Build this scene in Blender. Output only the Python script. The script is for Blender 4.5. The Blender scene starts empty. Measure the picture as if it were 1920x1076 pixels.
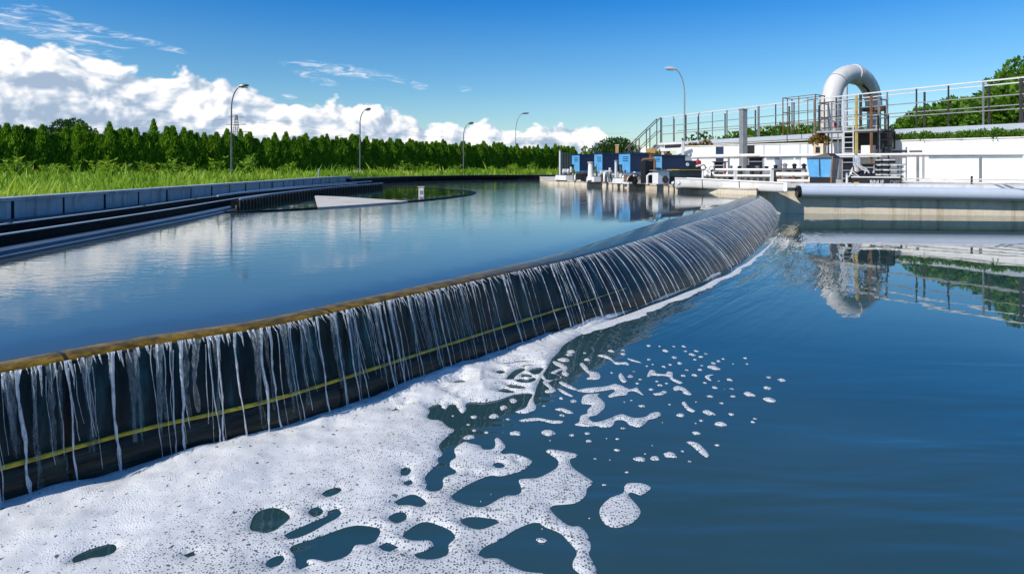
import bpy, bmesh, math, random
import numpy as np
from mathutils import Vector, Matrix, noise
random.seed(7); rng = np.random.default_rng(7)
SC = bpy.context.scene
COL = SC.collection
F, HX, HY = 1200.0, 960.0, 312.0       # focal length and principal point of the shifted lens, in photo pixels

def W(x, y, Y):                         # a point seen at (x, y) standing Y metres away
    return Vector(((x-HX)/F*Y, Y, 1-(y-HY)/F*Y))
def G(x, y, z=0.0):                     # a point seen at (x, y) lying at height z
    Y = (1-z)*F/(y-HY)
    return Vector(((x-HX)/F*Y, Y, z))
def XY(x, Y): return ((x-HX)/F*Y, Y)

# ------------------------------------------------------------------ helpers
def tag(o, label=None, cat=None, group=None, kind=None):
    if label: o['label'] = label
    if cat: o['category'] = cat
    if group: o['group'] = group
    if kind: o['kind'] = kind
    return o
def thing(name, label, cat, loc=(0, 0, 0), rz=0.0, group=None):
    o = bpy.data.objects.new(name, None); COL.objects.link(o)
    o.location = loc; o.rotation_euler = (0, 0, rz); o.empty_display_size = 0.1
    return tag(o, label, cat, group)
def copy_tree(o, parent=None):
    c = o.copy(); COL.objects.link(c); c.parent = parent
    for ch in list(o.children): copy_tree(ch, c)
    return c

class MB:
    def __init__(s): s.v = []; s.f = []
    def add(s, vs, fs):
        n = len(s.v); s.v += [tuple(v) for v in vs]; s.f += [tuple(i+n for i in f) for f in fs]; return s
    def box(s, c, size, rz=0.0, taper=1.0):
        x, y, z = [k/2 for k in size]; ca, sa = math.cos(rz), math.sin(rz); vs = []
        for dz in (-z, z):
            k = 1.0 if dz < 0 else taper
            for dx, dy in ((-x, -y), (x, -y), (x, y), (-x, y)):
                dx *= k; dy *= k
                vs.append((c[0]+dx*ca-dy*sa, c[1]+dx*sa+dy*ca, c[2]+dz))
        return s.add(vs, [(3,2,1,0), (4,5,6,7), (0,1,5,4), (1,2,6,5), (2,3,7,6), (3,0,4,7)])
    def bar(s, a, b, w, h=None):          # rectangular bar between two points
        h = h or w; a = Vector(a); b = Vector(b); d = (b-a).normalized()
        u = d.cross(Vector((0, 0, 1)));
        if u.length < 1e-4: u = Vector((1, 0, 0))
        u.normalize(); n = u.cross(d).normalized(); vs = []
        for p in (a, b):
            for i, j in ((-1, -1), (1, -1), (1, 1), (-1, 1)): vs.append(p+u*(i*w/2)+n*(j*h/2))
        return s.add(vs, [(3,2,1,0), (4,5,6,7), (0,1,5,4), (1,2,6,5), (2,3,7,6), (3,0,4,7)])
    def tube(s, pts, r, n=8, caps=True):
        pts = [Vector(p) for p in pts]; m = len(pts)
        rs = r if isinstance(r, (list, tuple)) else [r]*m
        vs = []; ref = None
        for i, p in enumerate(pts):
            d = (pts[min(i+1, m-1)]-pts[max(i-1, 0)]).normalized()
            if ref is None:
                ref = d.cross(Vector((0, 0, 1)))
                if ref.length < 1e-3: ref = Vector((1, 0, 0))
            u = (ref-d*ref.dot(d)).normalized(); ref = u; w = d.cross(u)
            for k in range(n):
                a = 2*math.pi*k/n; vs.append(p+(u*math.cos(a)+w*math.sin(a))*rs[i])
        fs = []
        for i in range(m-1):
            for k in range(n):
                k2 = (k+1) % n; fs.append((i*n+k, i*n+k2, (i+1)*n+k2, (i+1)*n+k))
        if caps: fs.append(tuple(range(n-1, -1, -1))); fs.append(tuple((m-1)*n+k for k in range(n)))
        return s.add(vs, fs)
    def cyl(s, a, b, r0, r1=None, n=12): return s.tube([a, b], [r0, r0 if r1 is None else r1], n)
    def prism(s, poly, z0, z1):
        n = len(poly); vs = [(p[0], p[1], z0) for p in poly]+[(p[0], p[1], z1) for p in poly]
        fs = [tuple(range(n-1, -1, -1)), tuple(range(n, 2*n))]+[(i, (i+1) % n, n+(i+1) % n, n+i) for i in range(n)]
        return s.add(vs, fs)
    def lathe(s, c, prof, n=16):          # prof: (r, z)
        vs = []; fs = []
        for r, z in prof:
            for k in range(n):
                a = 2*math.pi*k/n; vs.append((c[0]+r*math.cos(a), c[1]+r*math.sin(a), c[2]+z))
        for i in range(len(prof)-1):
            for k in range(n):
                k2 = (k+1) % n; fs.append((i*n+k, i*n+k2, (i+1)*n+k2, (i+1)*n+k))
        fs.append(tuple(range(n-1, -1, -1))); fs.append(tuple((len(prof)-1)*n+k for k in range(n)))
        return s.add(vs, fs)
    def sweep(s, path, prof, closed=False):   # path: [(x,y)], prof: [(offset to the left, z)] closed section
        m = len(path); k = len(prof); vs = []
        for i in range(m):
            a = Vector(path[max(i-1, 0)]); b = Vector(path[min(i+1, m-1)]); d = (b-a).normalized(); nrm = Vector((-d.y, d.x))
            for off, z in prof: vs.append((path[i][0]+nrm.x*off, path[i][1]+nrm.y*off, z))
        fs = [(i*k+j, i*k+(j+1) % k, (i+1)*k+(j+1) % k, (i+1)*k+j) for i in range(m-1) for j in range(k)]
        fs.append(tuple(range(k-1, -1, -1))); fs.append(tuple((m-1)*k+j for j in range(k)))
        return s.add(vs, fs)
    def build(s, name, mat, parent=None, smooth=False, world=True, bevel=0.0):
        vs = s.v
        if parent is not None and world:
            inv = Matrix.Identity(4); q = parent
            while q is not None: inv = Matrix.Translation(q.location) @ q.rotation_euler.to_matrix().to_4x4() @ inv; q = q.parent
            inv.invert(); vs = [tuple(inv @ Vector(v)) for v in vs]
        me = bpy.data.meshes.new(name); me.from_pydata(vs, [], s.f)
        bm = bmesh.new(); bm.from_mesh(me); bmesh.ops.recalc_face_normals(bm, faces=bm.faces); bm.to_mesh(me); bm.free()
        me.update(); me.materials.append(mat)
        o = bpy.data.objects.new(name, me); COL.objects.link(o); o.parent = parent
        if smooth: smooth_by_angle(me)
        if bevel:
            b = o.modifiers.new('bevel', 'BEVEL'); b.width = bevel; b.segments = 2; b.limit_method = 'ANGLE'
        return o
def smooth_by_angle(me, ang=40):
    me.polygons.foreach_set('use_smooth', [True]*len(me.polygons))
    try: me.set_sharp_from_angle(angle=math.radians(ang))
    except Exception: pass

def np_mesh(name, verts, faces, mat, parent=None, smooth=False, attrs=None, uv=None):
    """verts (n,3), faces (m,k) of one arity or a list of such arrays"""
    me = bpy.data.meshes.new(name)
    fl = faces if isinstance(faces, list) else [faces]
    fl = [np.asarray(f, np.int32) for f in fl if len(f)]
    loops = np.concatenate([f.ravel() for f in fl]); tot = np.concatenate([np.full(len(f), f.shape[1], np.int32) for f in fl])
    start = np.concatenate([[0], np.cumsum(tot)[:-1]]).astype(np.int32)
    me.vertices.add(len(verts)); me.vertices.foreach_set('co', np.asarray(verts, np.float32).ravel())
    me.loops.add(len(loops)); me.loops.foreach_set('vertex_index', loops)
    me.polygons.add(len(tot)); me.polygons.foreach_set('loop_start', start); me.polygons.foreach_set('loop_total', tot)
    if smooth: me.polygons.foreach_set('use_smooth', np.ones(len(tot), bool))
    for k, a in (attrs or {}).items():
        at = me.attributes.new(k, 'FLOAT', 'POINT'); at.data.foreach_set('value', np.asarray(a, np.float32))
    if uv is not None:
        l = me.uv_layers.new(name='UVMap'); l.data.foreach_set('uv', np.asarray(uv, np.float32)[loops].ravel())
    me.update(calc_edges=True); me.validate(); me.materials.append(mat)
    o = bpy.data.objects.new(name, me); COL.objects.link(o); o.parent = parent
    return o

def catmull(pts, k=4, closed=True):
    P = [np.array(p[:2], float) for p in pts]; n = len(P); out = []
    for i in range(n if closed else n-1):
        if closed: a, b, c, d = P[i-1], P[i], P[(i+1) % n], P[(i+2) % n]
        else: a, b, c, d = P[max(i-1, 0)], P[i], P[i+1], P[min(i+2, n-1)]
        for j in range(k):
            t = j/k
            out.append(0.5*((2*b)+(c-a)*t+(2*a-5*b+4*c-d)*t*t+(3*b-a-3*c+d)*t**3))
    if not closed: out.append(P[-1])
    return np.array(out)

# ------------------------------------------------------------------ materials
def new_mat(name):
    m = bpy.data.materials.new(name); m.use_nodes = True; nt = m.node_tree
    return m, nt, nt.nodes['Principled BSDF'], nt.nodes['Material Output']
def N(nt, typ, **kw):
    n = nt.nodes.new(typ)
    for k, v in kw.items():
        if k.startswith('i_'):
            key = k[2:]; n.inputs[int(key) if key.isdigit() else key.replace('_', ' ')].default_value = v
        else: setattr(n, k, v)
    return n
def L(nt, a, b): nt.links.new(a, b)
def math_(nt, op, a, b=None, clamp=False):
    n = nt.nodes.new('ShaderNodeMath'); n.operation = op; n.use_clamp = clamp
    for i, q in enumerate((a, b)):
        if q is None: continue
        if isinstance(q, (int, float)): n.inputs[i].default_value = q
        else: L(nt, q, n.inputs[i])
    return n.outputs[0]
def ramp(nt, fac, stops, interp='LINEAR'):
    n = nt.nodes.new('ShaderNodeValToRGB'); n.color_ramp.interpolation = interp
    el = n.color_ramp.elements
    while len(el) < len(stops): el.new(0.5)
    for e, (p, c) in zip(el, stops):
        e.position = p; e.color = c if len(c) == 4 else (*c, 1)
    if fac is not None: L(nt, fac, n.inputs[0])
    return n.outputs[0]
def mixc(nt, fac, a, b, mode='MIX'):
    n = nt.nodes.new('ShaderNodeMix'); n.data_type = 'RGBA'; n.blend_type = mode; n.clamp_factor = True
    for s, q in ((n.inputs[0], fac), (n.inputs[6], a), (n.inputs[7], b)):
        if isinstance(q, (int, float)): s.default_value = q
        elif isinstance(q, tuple): s.default_value = q if len(q) == 4 else (*q, 1)
        else: L(nt, q, s)
    return n.outputs[2]
def pos(nt): return nt.nodes.new('ShaderNodeNewGeometry').outputs['Position']
def scaled(nt, v, s):
    m = nt.nodes.new('ShaderNodeMapping'); m.inputs['Scale'].default_value = s if isinstance(s, tuple) else (s, s, s)
    L(nt, v, m.inputs['Vector']); return m.outputs[0]
def noise_t(nt, v, scale, detail=4, rough=.55, dist=0.0, out='Fac', dim='3D'):
    n = N(nt, 'ShaderNodeTexNoise', i_Scale=scale, i_Detail=detail, i_Roughness=rough, i_Distortion=dist)
    n.noise_dimensions = dim
    L(nt, v, n.inputs['Vector']); return n.outputs[out]
def bump(nt, h, strength, dist, normal=None):
    b = N(nt, 'ShaderNodeBump', i_Strength=strength, i_Distance=dist); L(nt, h, b.inputs['Height'])
    if normal is not None: L(nt, normal, b.inputs['Normal'])
    return b.outputs[0]

def plain(name, col, rough=.55, metal=0.0, var=.25, scale=3.0, stain=None, bumpd=.004, streak=False):
    """painted / cast surfaces: base colour broken by worn patches and (optionally) stains running down"""
    m, nt, p, o = new_mat(name); v = pos(nt)
    n1 = noise_t(nt, v, scale, 6, .65); n2 = noise_t(nt, v, scale*9, 4, .6)
    k = math_(nt, 'ADD', math_(nt, 'MULTIPLY', n1, .7), math_(nt, 'MULTIPLY', n2, .3))
    lo = tuple(c*(1-var) for c in col); hi = tuple(min(1, c*(1+var*.6)) for c in col)
    c = ramp(nt, k, [(.3, lo), (.7, hi)])
    if stain:
        sv = scaled(nt, v, (5, 5, .5) if streak else (1.2, 1.2, 1.6))
        s = noise_t(nt, sv, scale*.8, 6, .7)
        c = mixc(nt, ramp(nt, s, [(.52, (0, 0, 0)), (.72, (.85, .85, .85))]), c, stain)
    L(nt, c, p.inputs['Base Color'])
    p.inputs['Roughness'].default_value = rough; p.inputs['Metallic'].default_value = metal
    if bumpd: L(nt, bump(nt, n2, .5, bumpd), p.inputs['Normal'])
    return m

def leaf_mat(name, dark, mid, light, trans=.35):
    m, nt, p, o = new_mat(name)
    a = N(nt, 'ShaderNodeAttribute', attribute_name='tint'); v = pos(nt)
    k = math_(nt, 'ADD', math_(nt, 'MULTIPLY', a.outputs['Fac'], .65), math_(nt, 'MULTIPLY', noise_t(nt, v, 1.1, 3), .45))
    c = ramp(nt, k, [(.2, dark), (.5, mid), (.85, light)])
    L(nt, c, p.inputs['Base Color']); p.inputs['Roughness'].default_value = .5
    p.inputs['Specular IOR Level'].default_value = .3
    t = N(nt, 'ShaderNodeBsdfTranslucent'); L(nt, mixc(nt, .5, c, light), t.inputs[0])
    mx = N(nt, 'ShaderNodeMixShader', i_0=trans); L(nt, p.outputs[0], mx.inputs[1]); L(nt, t.outputs[0], mx.inputs[2])
    L(nt, mx.outputs[0], o.inputs[0]); return m

M = {}
M['concrete'] = plain('pale_concrete', (.62, .57, .49), .8, var=.22, scale=1.5, stain=(.34, .28, .19))
M['concrete_grey'] = plain('grey_concrete', (.40, .46, .50), .8, var=.3, scale=2.0, stain=(.10, .12, .13), streak=True)
M['ledge'] = plain('wet_ledge_concrete', (.085, .12, .16), .5, var=.4, scale=2.5, stain=(.04, .05, .06))
M['tan_wall'] = plain('stained_tan_concrete', (.74, .64, .48), .85, var=.3, scale=1.0, stain=(.26, .15, .04), streak=True)
M['white_wall'] = plain('white_render', (.76, .77, .76), .75, var=.10, scale=.6, stain=(.56, .56, .53), streak=True)
M['white_paint'] = plain('white_paint', (.80, .79, .76), .4, var=.12, scale=1.5, stain=(.52, .46, .38), streak=True)
M['cream_pipe'] = plain('cream_white_paint', (.82, .79, .74), .38, var=.1, scale=.8, stain=(.62, .56, .47), streak=True)
M['arch_pipe'] = plain('weathered_white_paint', (.66, .65, .62), .42, var=.12, scale=1.2, stain=(.46, .42, .36), streak=True)
M['pipe_grey'] = plain('blue_grey_pipe_paint', (.50, .55, .62), .3, var=.12, scale=1.0)
M['steel'] = plain('galvanised_steel', (.42, .42, .41), .45, .6, var=.3, scale=6)
M['steel_dark'] = plain('dark_weathered_steel', (.075, .07, .065), .5, .3, var=.5, scale=5, stain=(.16, .075, .03))
M['rust'] = plain('rusty_steel', (.24, .12, .055), .75, .1, var=.5, scale=5, stain=(.12, .05, .02))
M['yellow_steel'] = plain('worn_yellow_paint', (.55, .42, .12), .55, 0, var=.3, scale=5, stain=(.3, .2, .1))
M['black'] = plain('black_paint', (.012, .012, .013), .4, var=.5, scale=4)
M['black_wet'] = plain('wet_black_steel', (.006, .007, .009), .6, .0, var=.5, scale=3, stain=(.018, .022, .028))
M['rail_white'] = plain('pale_handrail', (.72, .72, .70), .45, .1, var=.15, scale=4)
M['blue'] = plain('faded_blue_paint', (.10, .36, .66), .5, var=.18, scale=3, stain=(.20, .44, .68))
M['navy'] = plain('navy_paint_and_shade', (.012, .03, .085), .4, var=.4, scale=3)  # also paints the shaded sides of the blue covers and skip
M['teal_dark'] = plain('dark_teal_paint', (.012, .03, .04), .4, var=.4, scale=3)
M['red'] = plain('red_paint', (.6, .03, .05), .4, var=.2, scale=5)
M['ochre'] = plain('ochre_board', (.55, .33, .10), .7, var=.3, scale=4)
M['glass'] = plain('grey_window_glass', (.22, .29, .32), .12, var=.25, scale=3, bumpd=0)
M['letters'] = plain('white_lettering', (.75, .75, .72), .6, var=.1, scale=20)
M['letters_dim'] = plain('worn_grey_lettering', (.30, .31, .30), .7, var=.5, scale=30)
M['moss_dark'] = plain('mossy_dark_concrete', (.04, .045, .03), .85, var=.5, scale=8, stain=(.16, .15, .11))
M['gold'] = plain('brass_yellow_paint', (.6, .38, .06), .4, var=.2, scale=10)
M['soil'] = plain('soil_and_short_grass', (.055, .085, .018), .95, var=.5, scale=.8, stain=(.08, .06, .03), bumpd=.03)
M['bark'] = plain('bark', (.09, .065, .045), .9, var=.4, scale=12)
M['lamp_pole'] = plain('lamp_pole_steel', (.20, .20, .21), .4, .5, var=.3, scale=4)
M['lamp_dark'] = plain('dark_lamp_housing', (.12, .12, .13), .4, .3, var=.2, scale=4)
M['lamp_head'] = plain('lamp_housing', (.62, .63, .64), .35, .1, var=.1, scale=4)
M['cable'] = plain('power_cable', (.05, .05, .06), .6, var=.1)
M['blackgreen_panel'] = plain('dark_green_panel', (.03, .055, .05), .6, var=.3, scale=3)
M['black_wet'].node_tree.nodes['Principled BSDF'].inputs['Specular IOR Level'].default_value = .10
M['leaf_hedge'] = leaf_mat('conifer_foliage', (.018, .060, .006), (.088, .23, .012), (.30, .52, .03), .40)
M['leaf_bush'] = leaf_mat('shrub_foliage', (.022, .065, .008), (.09, .21, .015), (.28, .48, .04), .38)
M['leaf_tree'] = leaf_mat('broadleaf_foliage', (.012, .04, .008), (.035, .095, .014), (.09, .20, .025), .3)
M['leaf_dry'] = leaf_mat('dry_ochre_foliage', (.10, .06, .015), (.26, .17, .04), (.5, .36, .10), .3)
M['leaf_grass'] = leaf_mat('grass_blades', (.06, .16, .006), (.22, .42, .012), (.55, .66, .06), .5)
# ------------------------------------------------------------------ camera, sun, sky
cam_d = bpy.data.cameras.new('camera'); cam = bpy.data.objects.new('camera', cam_d); COL.objects.link(cam)
cam.location = (0, 0, 1); cam.rotation_euler = (math.radians(90), 0, 0)
cam_d.sensor_width = 36; cam_d.lens = F/1920*36; cam_d.shift_x = 0.0
cam_d.shift_y = -(538-HY)/1920; cam_d.clip_end = 6000; cam_d.clip_start = .02
SC.camera = cam
SUN = Vector((-.82, -.57, 0)).normalized()*math.cos(math.radians(40)) + Vector((0, 0, math.sin(math.radians(40))))
sd = bpy.data.lights.new('sun', 'SUN'); sun = bpy.data.objects.new('sun', sd); COL.objects.link(sun)
sd.energy = 4.6; sd.angle = math.radians(.5); sd.color = (1, .95, .87)
sun.rotation_euler = SUN.to_track_quat('Z', 'Y').to_euler()
SC.view_settings.view_transform = 'Standard'; SC.view_settings.look = 'None'; SC.view_settings.gamma = 1
SC.view_settings.exposure = 0.0
SC.cycles.max_bounces = 6; SC.cycles.diffuse_bounces = 3; SC.cycles.glossy_bounces = 4; SC.cycles.transparent_max_bounces = 8; SC.cycles.caustics_reflective = False; SC.cycles.caustics_refractive = False
SC.cycles.use_denoising = True

world = bpy.data.worlds.new('World'); SC.world = world; world.use_nodes = True
nt = world.node_tree; bg = nt.nodes['Background']
sky = N(nt, 'ShaderNodeTexSky', sky_type='NISHITA', sun_disc=False)
sky.sun_elevation = math.radians(40); sky.sun_rotation = math.atan2(SUN.x, SUN.y)
sky.altitude = 300; sky.air_density = 1.0; sky.dust_density = .25; sky.ozone_density = 3.0
gen = nt.nodes.new('ShaderNodeTexCoord').outputs['Generated']
sep = nt.nodes.new('ShaderNodeSeparateXYZ'); L(nt, gen, sep.inputs[0])
az = math_(nt, 'ARCTAN2', sep.outputs[0], sep.outputs[1]); el = math_(nt, 'ARCSINE', sep.outputs[2])
def dirs(x, y):
    return math.atan((x-HX)/F), math.atan((HY-y)/math.hypot(F, x-HX))
# the deep polarised blue of the photograph: more saturated, deepening with height
hs = N(nt, 'ShaderNodeHueSaturation', i_Hue=.497, i_Saturation=1.22, i_Value=1.0); L(nt, sky.outputs[0], hs.inputs['Color'])
deep = ramp(nt, math_(nt, 'MULTIPLY', el, 1/math.radians(30), True),
            [(0, (1.0, 1.05, 1.07)), (.17, (.95, 1.13, 1.20)), (.34, (.66, 1.06, 1.30)), (.5, (.20, .88, 1.40)), (.75, (.42, .95, 1.38)), (1, (.5, 1.0, 1.4))])
blue = mixc(nt, 1.0, hs.outputs[0], deep, 'MULTIPLY')
cmb = nt.nodes.new('ShaderNodeCombineXYZ'); L(nt, az, cmb.inputs[0]); L(nt, math_(nt, 'MULTIPLY', el, 1.35), cmb.inputs[1])
P0 = cmb.outputs[0]
off = N(nt, 'ShaderNodeVectorMath', operation='ADD'); off.inputs[1].default_value = (-.012, .016, 0); L(nt, P0, off.inputs[0])
def billow(v):
    n = N(nt, 'ShaderNodeTexVoronoi', feature='SMOOTH_F1', i_Scale=26.0, i_Smoothness=.4, i_Detail=2.5, i_Roughness=.55); n.normalize = True; n.voronoi_dimensions = '2D'
    nd = N(nt, 'ShaderNodeTexNoise', i_Scale=9.0, i_Detail=2.0, noise_dimensions='2D')
    L(nt, v, nd.inputs['Vector'])
    wv = N(nt, 'ShaderNodeVectorMath', operation='SCALE'); wv.inputs['Scale'].default_value = .05; L(nt, nd.outputs['Color'], wv.inputs[0])
    ad = N(nt, 'ShaderNodeVectorMath', operation='ADD'); L(nt, v, ad.inputs[0]); L(nt, wv.outputs[0], ad.inputs[1])
    L(nt, ad.outputs[0], n.inputs['Vector'])
    big = noise_t(nt, ad.outputs[0], 9.0, 5, .52, dim='2D')
    return math_(nt, 'ADD', math_(nt, 'MULTIPLY', math_(nt, 'SUBTRACT', .6, n.outputs['Distance']), .56), math_(nt, 'MULTIPLY', big, .70))
B0 = billow(P0); B1 = billow(off.outputs[0])
A0, A1 = math.radians(-60), math.radians(40)
line = [(-400, 25), (0, 80), (120, 104), (270, 128), (450, 162), (560, 198), (640, 203), (735, 215), (790, 245), (850, 240), (950, 245), (1060, 243), (1120, 240), (1150, 275), (1185, 320), (1205, 275), (1225, 300), (1270, 330), (1700, 345)]
stops = []
for x, y in line:
    a, e = dirs(x, y); stops.append(((a-A0)/(A1-A0), (max(0, (e/math.radians(18))*.8+.2),)*3))
stops = [(0.0, (.75,)*3)]+stops+[(1.0, (0.05,)*3)]
azn = math_(nt, 'MULTIPLY', math_(nt, 'SUBTRACT', az, A0), 1/(A1-A0), True)
topl = math_(nt, 'MULTIPLY', math_(nt, 'SUBTRACT', ramp(nt, azn, stops), .2), math.radians(18)/.8)
dep = math_(nt, 'SUBTRACT', topl, el)                       # how far below the top of the bank, radians
fld = math_(nt, 'ADD', dep, math_(nt, 'MULTIPLY', math_(nt, 'SUBTRACT', B0, .42), .085))
bank = N(nt, 'ShaderNodeMapRange', interpolation_type='SMOOTHSTEP'); bank.inputs[1].default_value = 0; bank.inputs[2].default_value = .009
L(nt, fld, bank.inputs[0])
# scattered high cirrus and puffs: long in azimuth, thin in elevation
def patch(x, y, rx, ry, slope):
    a, e = dirs(x, y); k = 1/F
    da = math_(nt, 'SUBTRACT', az, a); de = math_(nt, 'SUBTRACT', math_(nt, 'SUBTRACT', el, e), math_(nt, 'MULTIPLY', da, slope))
    q = math_(nt, 'ADD', math_(nt, 'POWER', math_(nt, 'ABSOLUTE', math_(nt, 'MULTIPLY', da, 1/(rx*k))), 2.0), math_(nt, 'POWER', math_(nt, 'ABSOLUTE', math_(nt, 'MULTIPLY', de, 1/(ry*k))), 2.0))
    return math_(nt, 'SUBTRACT', 1.0, q, True)
pt = None
for a in ((90, 56, 130, 20, -.12), (220, 66, 120, 9, -.19), (640, 133, 125, 14, -.10), (590, 146, 50, 11, -.30), (730, 147, 70, 7, -.16), (788, 163, 20, 8, -.1), (872, 167, 16, 6, 0),
          (165, 97, 20, 16, -.1), (205, 100, 22, 10, -.3), (30, 22, 22, 8, 0), (75, 22, 45, 12, -.15), (543, 181, 16, 6, -.1)):
    q = patch(*a); pt = q if pt is None else math_(nt, 'MAXIMUM', pt, q)
sv = scaled(nt, P0, (16, 60, 1)); cir = noise_t(nt, sv, 2.0, 7, .62, .8, dim='2D')
wisp = N(nt, 'ShaderNodeMapRange', interpolation_type='SMOOTHSTEP'); wisp.inputs[1].default_value = .36; wisp.inputs[2].default_value = 1.7
L(nt, math_(nt, 'ADD', math_(nt, 'MULTIPLY', math_(nt, 'POWER', pt, .5), .75), math_(nt, 'MULTIPLY', math_(nt, 'SUBTRACT', cir, .5), math_(nt, 'MULTIPLY', math_(nt, 'POWER', pt, .25), 2.6))), wisp.inputs[0])
# light and shade in the bank
lit = math_(nt, 'MULTIPLY', math_(nt, 'SUBTRACT', B0, B1), 5.2)
low = noise_t(nt, scaled(nt, P0, (4, 13, 1)), 1.2, 3, .5, dim='2D')
sh = math_(nt, 'ADD', math_(nt, 'ADD', math_(nt, 'MULTIPLY', dep, -8.0), .80), math_(nt, 'ADD', lit, math_(nt, 'MULTIPLY', math_(nt, 'SUBTRACT', low, .46), 2.0)))
ccol = ramp(nt, sh, [(0, (3.9, 5.0, 6.6)), (.35, (5.6, 6.6, 7.9)), (.7, (8.6, 8.9, 9.5)), (1, (10.9, 10.8, 10.6))])
cl = mixc(nt, bank.outputs[0], blue, ccol)
cl = mixc(nt, math_(nt, 'MULTIPLY', wisp.outputs[0], .9), cl, (10.2, 10.4, 10.6))
L(nt, cl, bg.inputs['Color']); bg.inputs['Strength'].default_value = .10
world.cycles.sampling_method = 'MANUAL'; world.cycles.sample_map_resolution = 512

# ------------------------------------------------------------------ weir: lip and foot curves
ZU, ZC = .41, .395
lip_px = [(0, 690), (140, 664), (280, 638), (480, 610), (640, 576), (800, 541), (960, 506), (1100, 475), (1220, 440), (1300, 414), (1370, 393), (1408, 377), (1424, 369)]
foot_px = [(0, 948), (225, 890), (420, 832), (560, 795), (660, 765), (760, 727), (860, 690), (960, 655), (1060, 620), (1160, 590), (1260, 552), (1340, 518), (1400, 480), (1440, 440), (1458, 408)]
lip = [G(x, y, ZU) for x, y in lip_px]; foot = [G(x, y, 0) for x, y in foot_px]
d0 = (lip[2]-lip[0]).normalized(); lip = [lip[0]-d0*2.6, lip[0]-d0*1.2]+lip+[Vector((5.10, 13.30, ZU)), Vector((5.22, 13.75, ZU))]
d1 = (foot[1]-foot[0]).normalized(); foot = [foot[0]-d1*2.6, foot[0]-d1*1.2]+foot+[Vector((5.45, 13.40, 0)), Vector((5.55, 13.9, 0))]
LP = catmull(lip, 12, False); FP = catmull(foot, 24, False)
def resample(P, step):
    s = np.concatenate([[0], np.cumsum(np.hypot(*np.diff(P, axis=0).T))]); n = int(s[-1]/step); q = np.linspace(0, s[-1], n+1)
    return np.stack([np.interp(q, s, P[:, 0]), np.interp(q, s, P[:, 1])], 1), q
LP, LS = resample(LP, .03)
for _ in range(25): LP[1:-1] = LP[1:-1]*.5+(LP[:-2]+LP[2:])*.25
TG = np.gradient(LP, axis=0); TG /= np.linalg.norm(TG, axis=1)[:, None]; NR = np.stack([TG[:, 1], -TG[:, 0]], 1)
# outward distance from lip to foot
DO = np.zeros(len(LP))
for i in range(len(LP)):
    rel = FP-LP[i]; al = rel@TG[i]; j = np.argmin(np.abs(al)); DO[i] = max(.015, rel[j]@NR[i])
for _ in range(200): DO[1:-1] = DO[1:-1]*.5+(DO[:-2]+DO[2:])*.25
NL = len(LP)
def weir_pt(i, v, extra=0.0):
    """v 0 at the lip .. 1 at the foot (rounded face), extra = distance outside the face"""
    a = v*math.pi/2; d = DO[i]; w = .52*min(1, d/.3); off = d*(w*math.sin(a)+(1-w)*v); z = ZC*((1-v)*(1-w)+w*math.cos(a))
    return LP[i]+NR[i]*(off+extra), z

# weir material: wet dark face streaked downwards, moss on the crest
m, nt, p, o = new_mat('wet_mossy_weir'); M['weir'] = m
uvn = N(nt, 'ShaderNodeUVMap', uv_map='UVMap').outputs[0]; su = nt.nodes.new('ShaderNodeSeparateXYZ'); L(nt, uvn, su.inputs[0])
U, V = su.outputs[0], su.outputs[1]
st = noise_t(nt, scaled(nt, uvn, (16, 1.2, 1)), 1.0, 5, .6); st2 = noise_t(nt, scaled(nt, uvn, (60, 1.6, 1)), 1.0, 4, .65)
face = ramp(nt, st, [(.32, (.003, .006, .009)), (.52, (.008, .022, .03)), (.64, (.014, .06, .075)), (.78, (.03, .13, .16))])
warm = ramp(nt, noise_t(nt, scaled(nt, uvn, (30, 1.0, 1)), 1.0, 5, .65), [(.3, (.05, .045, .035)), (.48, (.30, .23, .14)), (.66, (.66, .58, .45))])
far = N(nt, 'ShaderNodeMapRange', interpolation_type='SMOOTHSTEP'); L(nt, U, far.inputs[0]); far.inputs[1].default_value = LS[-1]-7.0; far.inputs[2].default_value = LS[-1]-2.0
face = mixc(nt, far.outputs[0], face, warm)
lower = ramp(nt, noise_t(nt, scaled(nt, uvn, (5, 14, 1)), 1.0, 5, .6), [(.3, (.006, .007, .008)), (.55, (.03, .034, .03)), (.75, (.085, .085, .06))])
lowm = N(nt, 'ShaderNodeMapRange'); L(nt, V, lowm.inputs[0]); lowm.inputs[1].default_value = .70; lowm.inputs[2].default_value = .74
face = mixc(nt, math_(nt, 'MULTIPLY', lowm.outputs[0], math_(nt, 'SUBTRACT', 1, far.outputs[0])), face, lower)
mn = noise_t(nt, pos(nt), 18, 6, .7)
moss = ramp(nt, mn, [(.25, (.02, .018, .004)), (.45, (.10, .065, .008)), (.62, (.26, .15, .012)), (.8, (.15, .14, .02))])
nearm = N(nt, 'ShaderNodeMapRange', interpolation_type='SMOOTHSTEP'); L(nt, U, nearm.inputs[0]); nearm.inputs[1].default_value = LS[-1]-10.2; nearm.inputs[2].default_value = LS[-1]-12.6
crest = mixc(nt, nearm.outputs[0], (.012, .03, .045), moss)
cm = N(nt, 'ShaderNodeMapRange'); L(nt, math_(nt, 'ADD', V, math_(nt, 'MULTIPLY', math_(nt, 'SUBTRACT', mn, .5), .05)), cm.inputs[0]); cm.inputs[1].default_value = .02; cm.inputs[2].default_value = .0
c = mixc(nt, cm.outputs[0], face, crest)
seam = math_(nt, 'LESS_THAN', math_(nt, 'FRACT', math_(nt, 'MULTIPLY', U, 1/.92)), .013)       # cast joints of the weir sections
c = mixc(nt, math_(nt, 'MULTIPLY', seam, .85), c, (.006, .006, .006))
spot = ramp(nt, noise_t(nt, scaled(nt, uvn, (7, 3, 1)), 1.0, 5, .7), [(.60, (0, 0, 0)), (.68, (1, 1, 1))])   # slime patches on the crest
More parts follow.
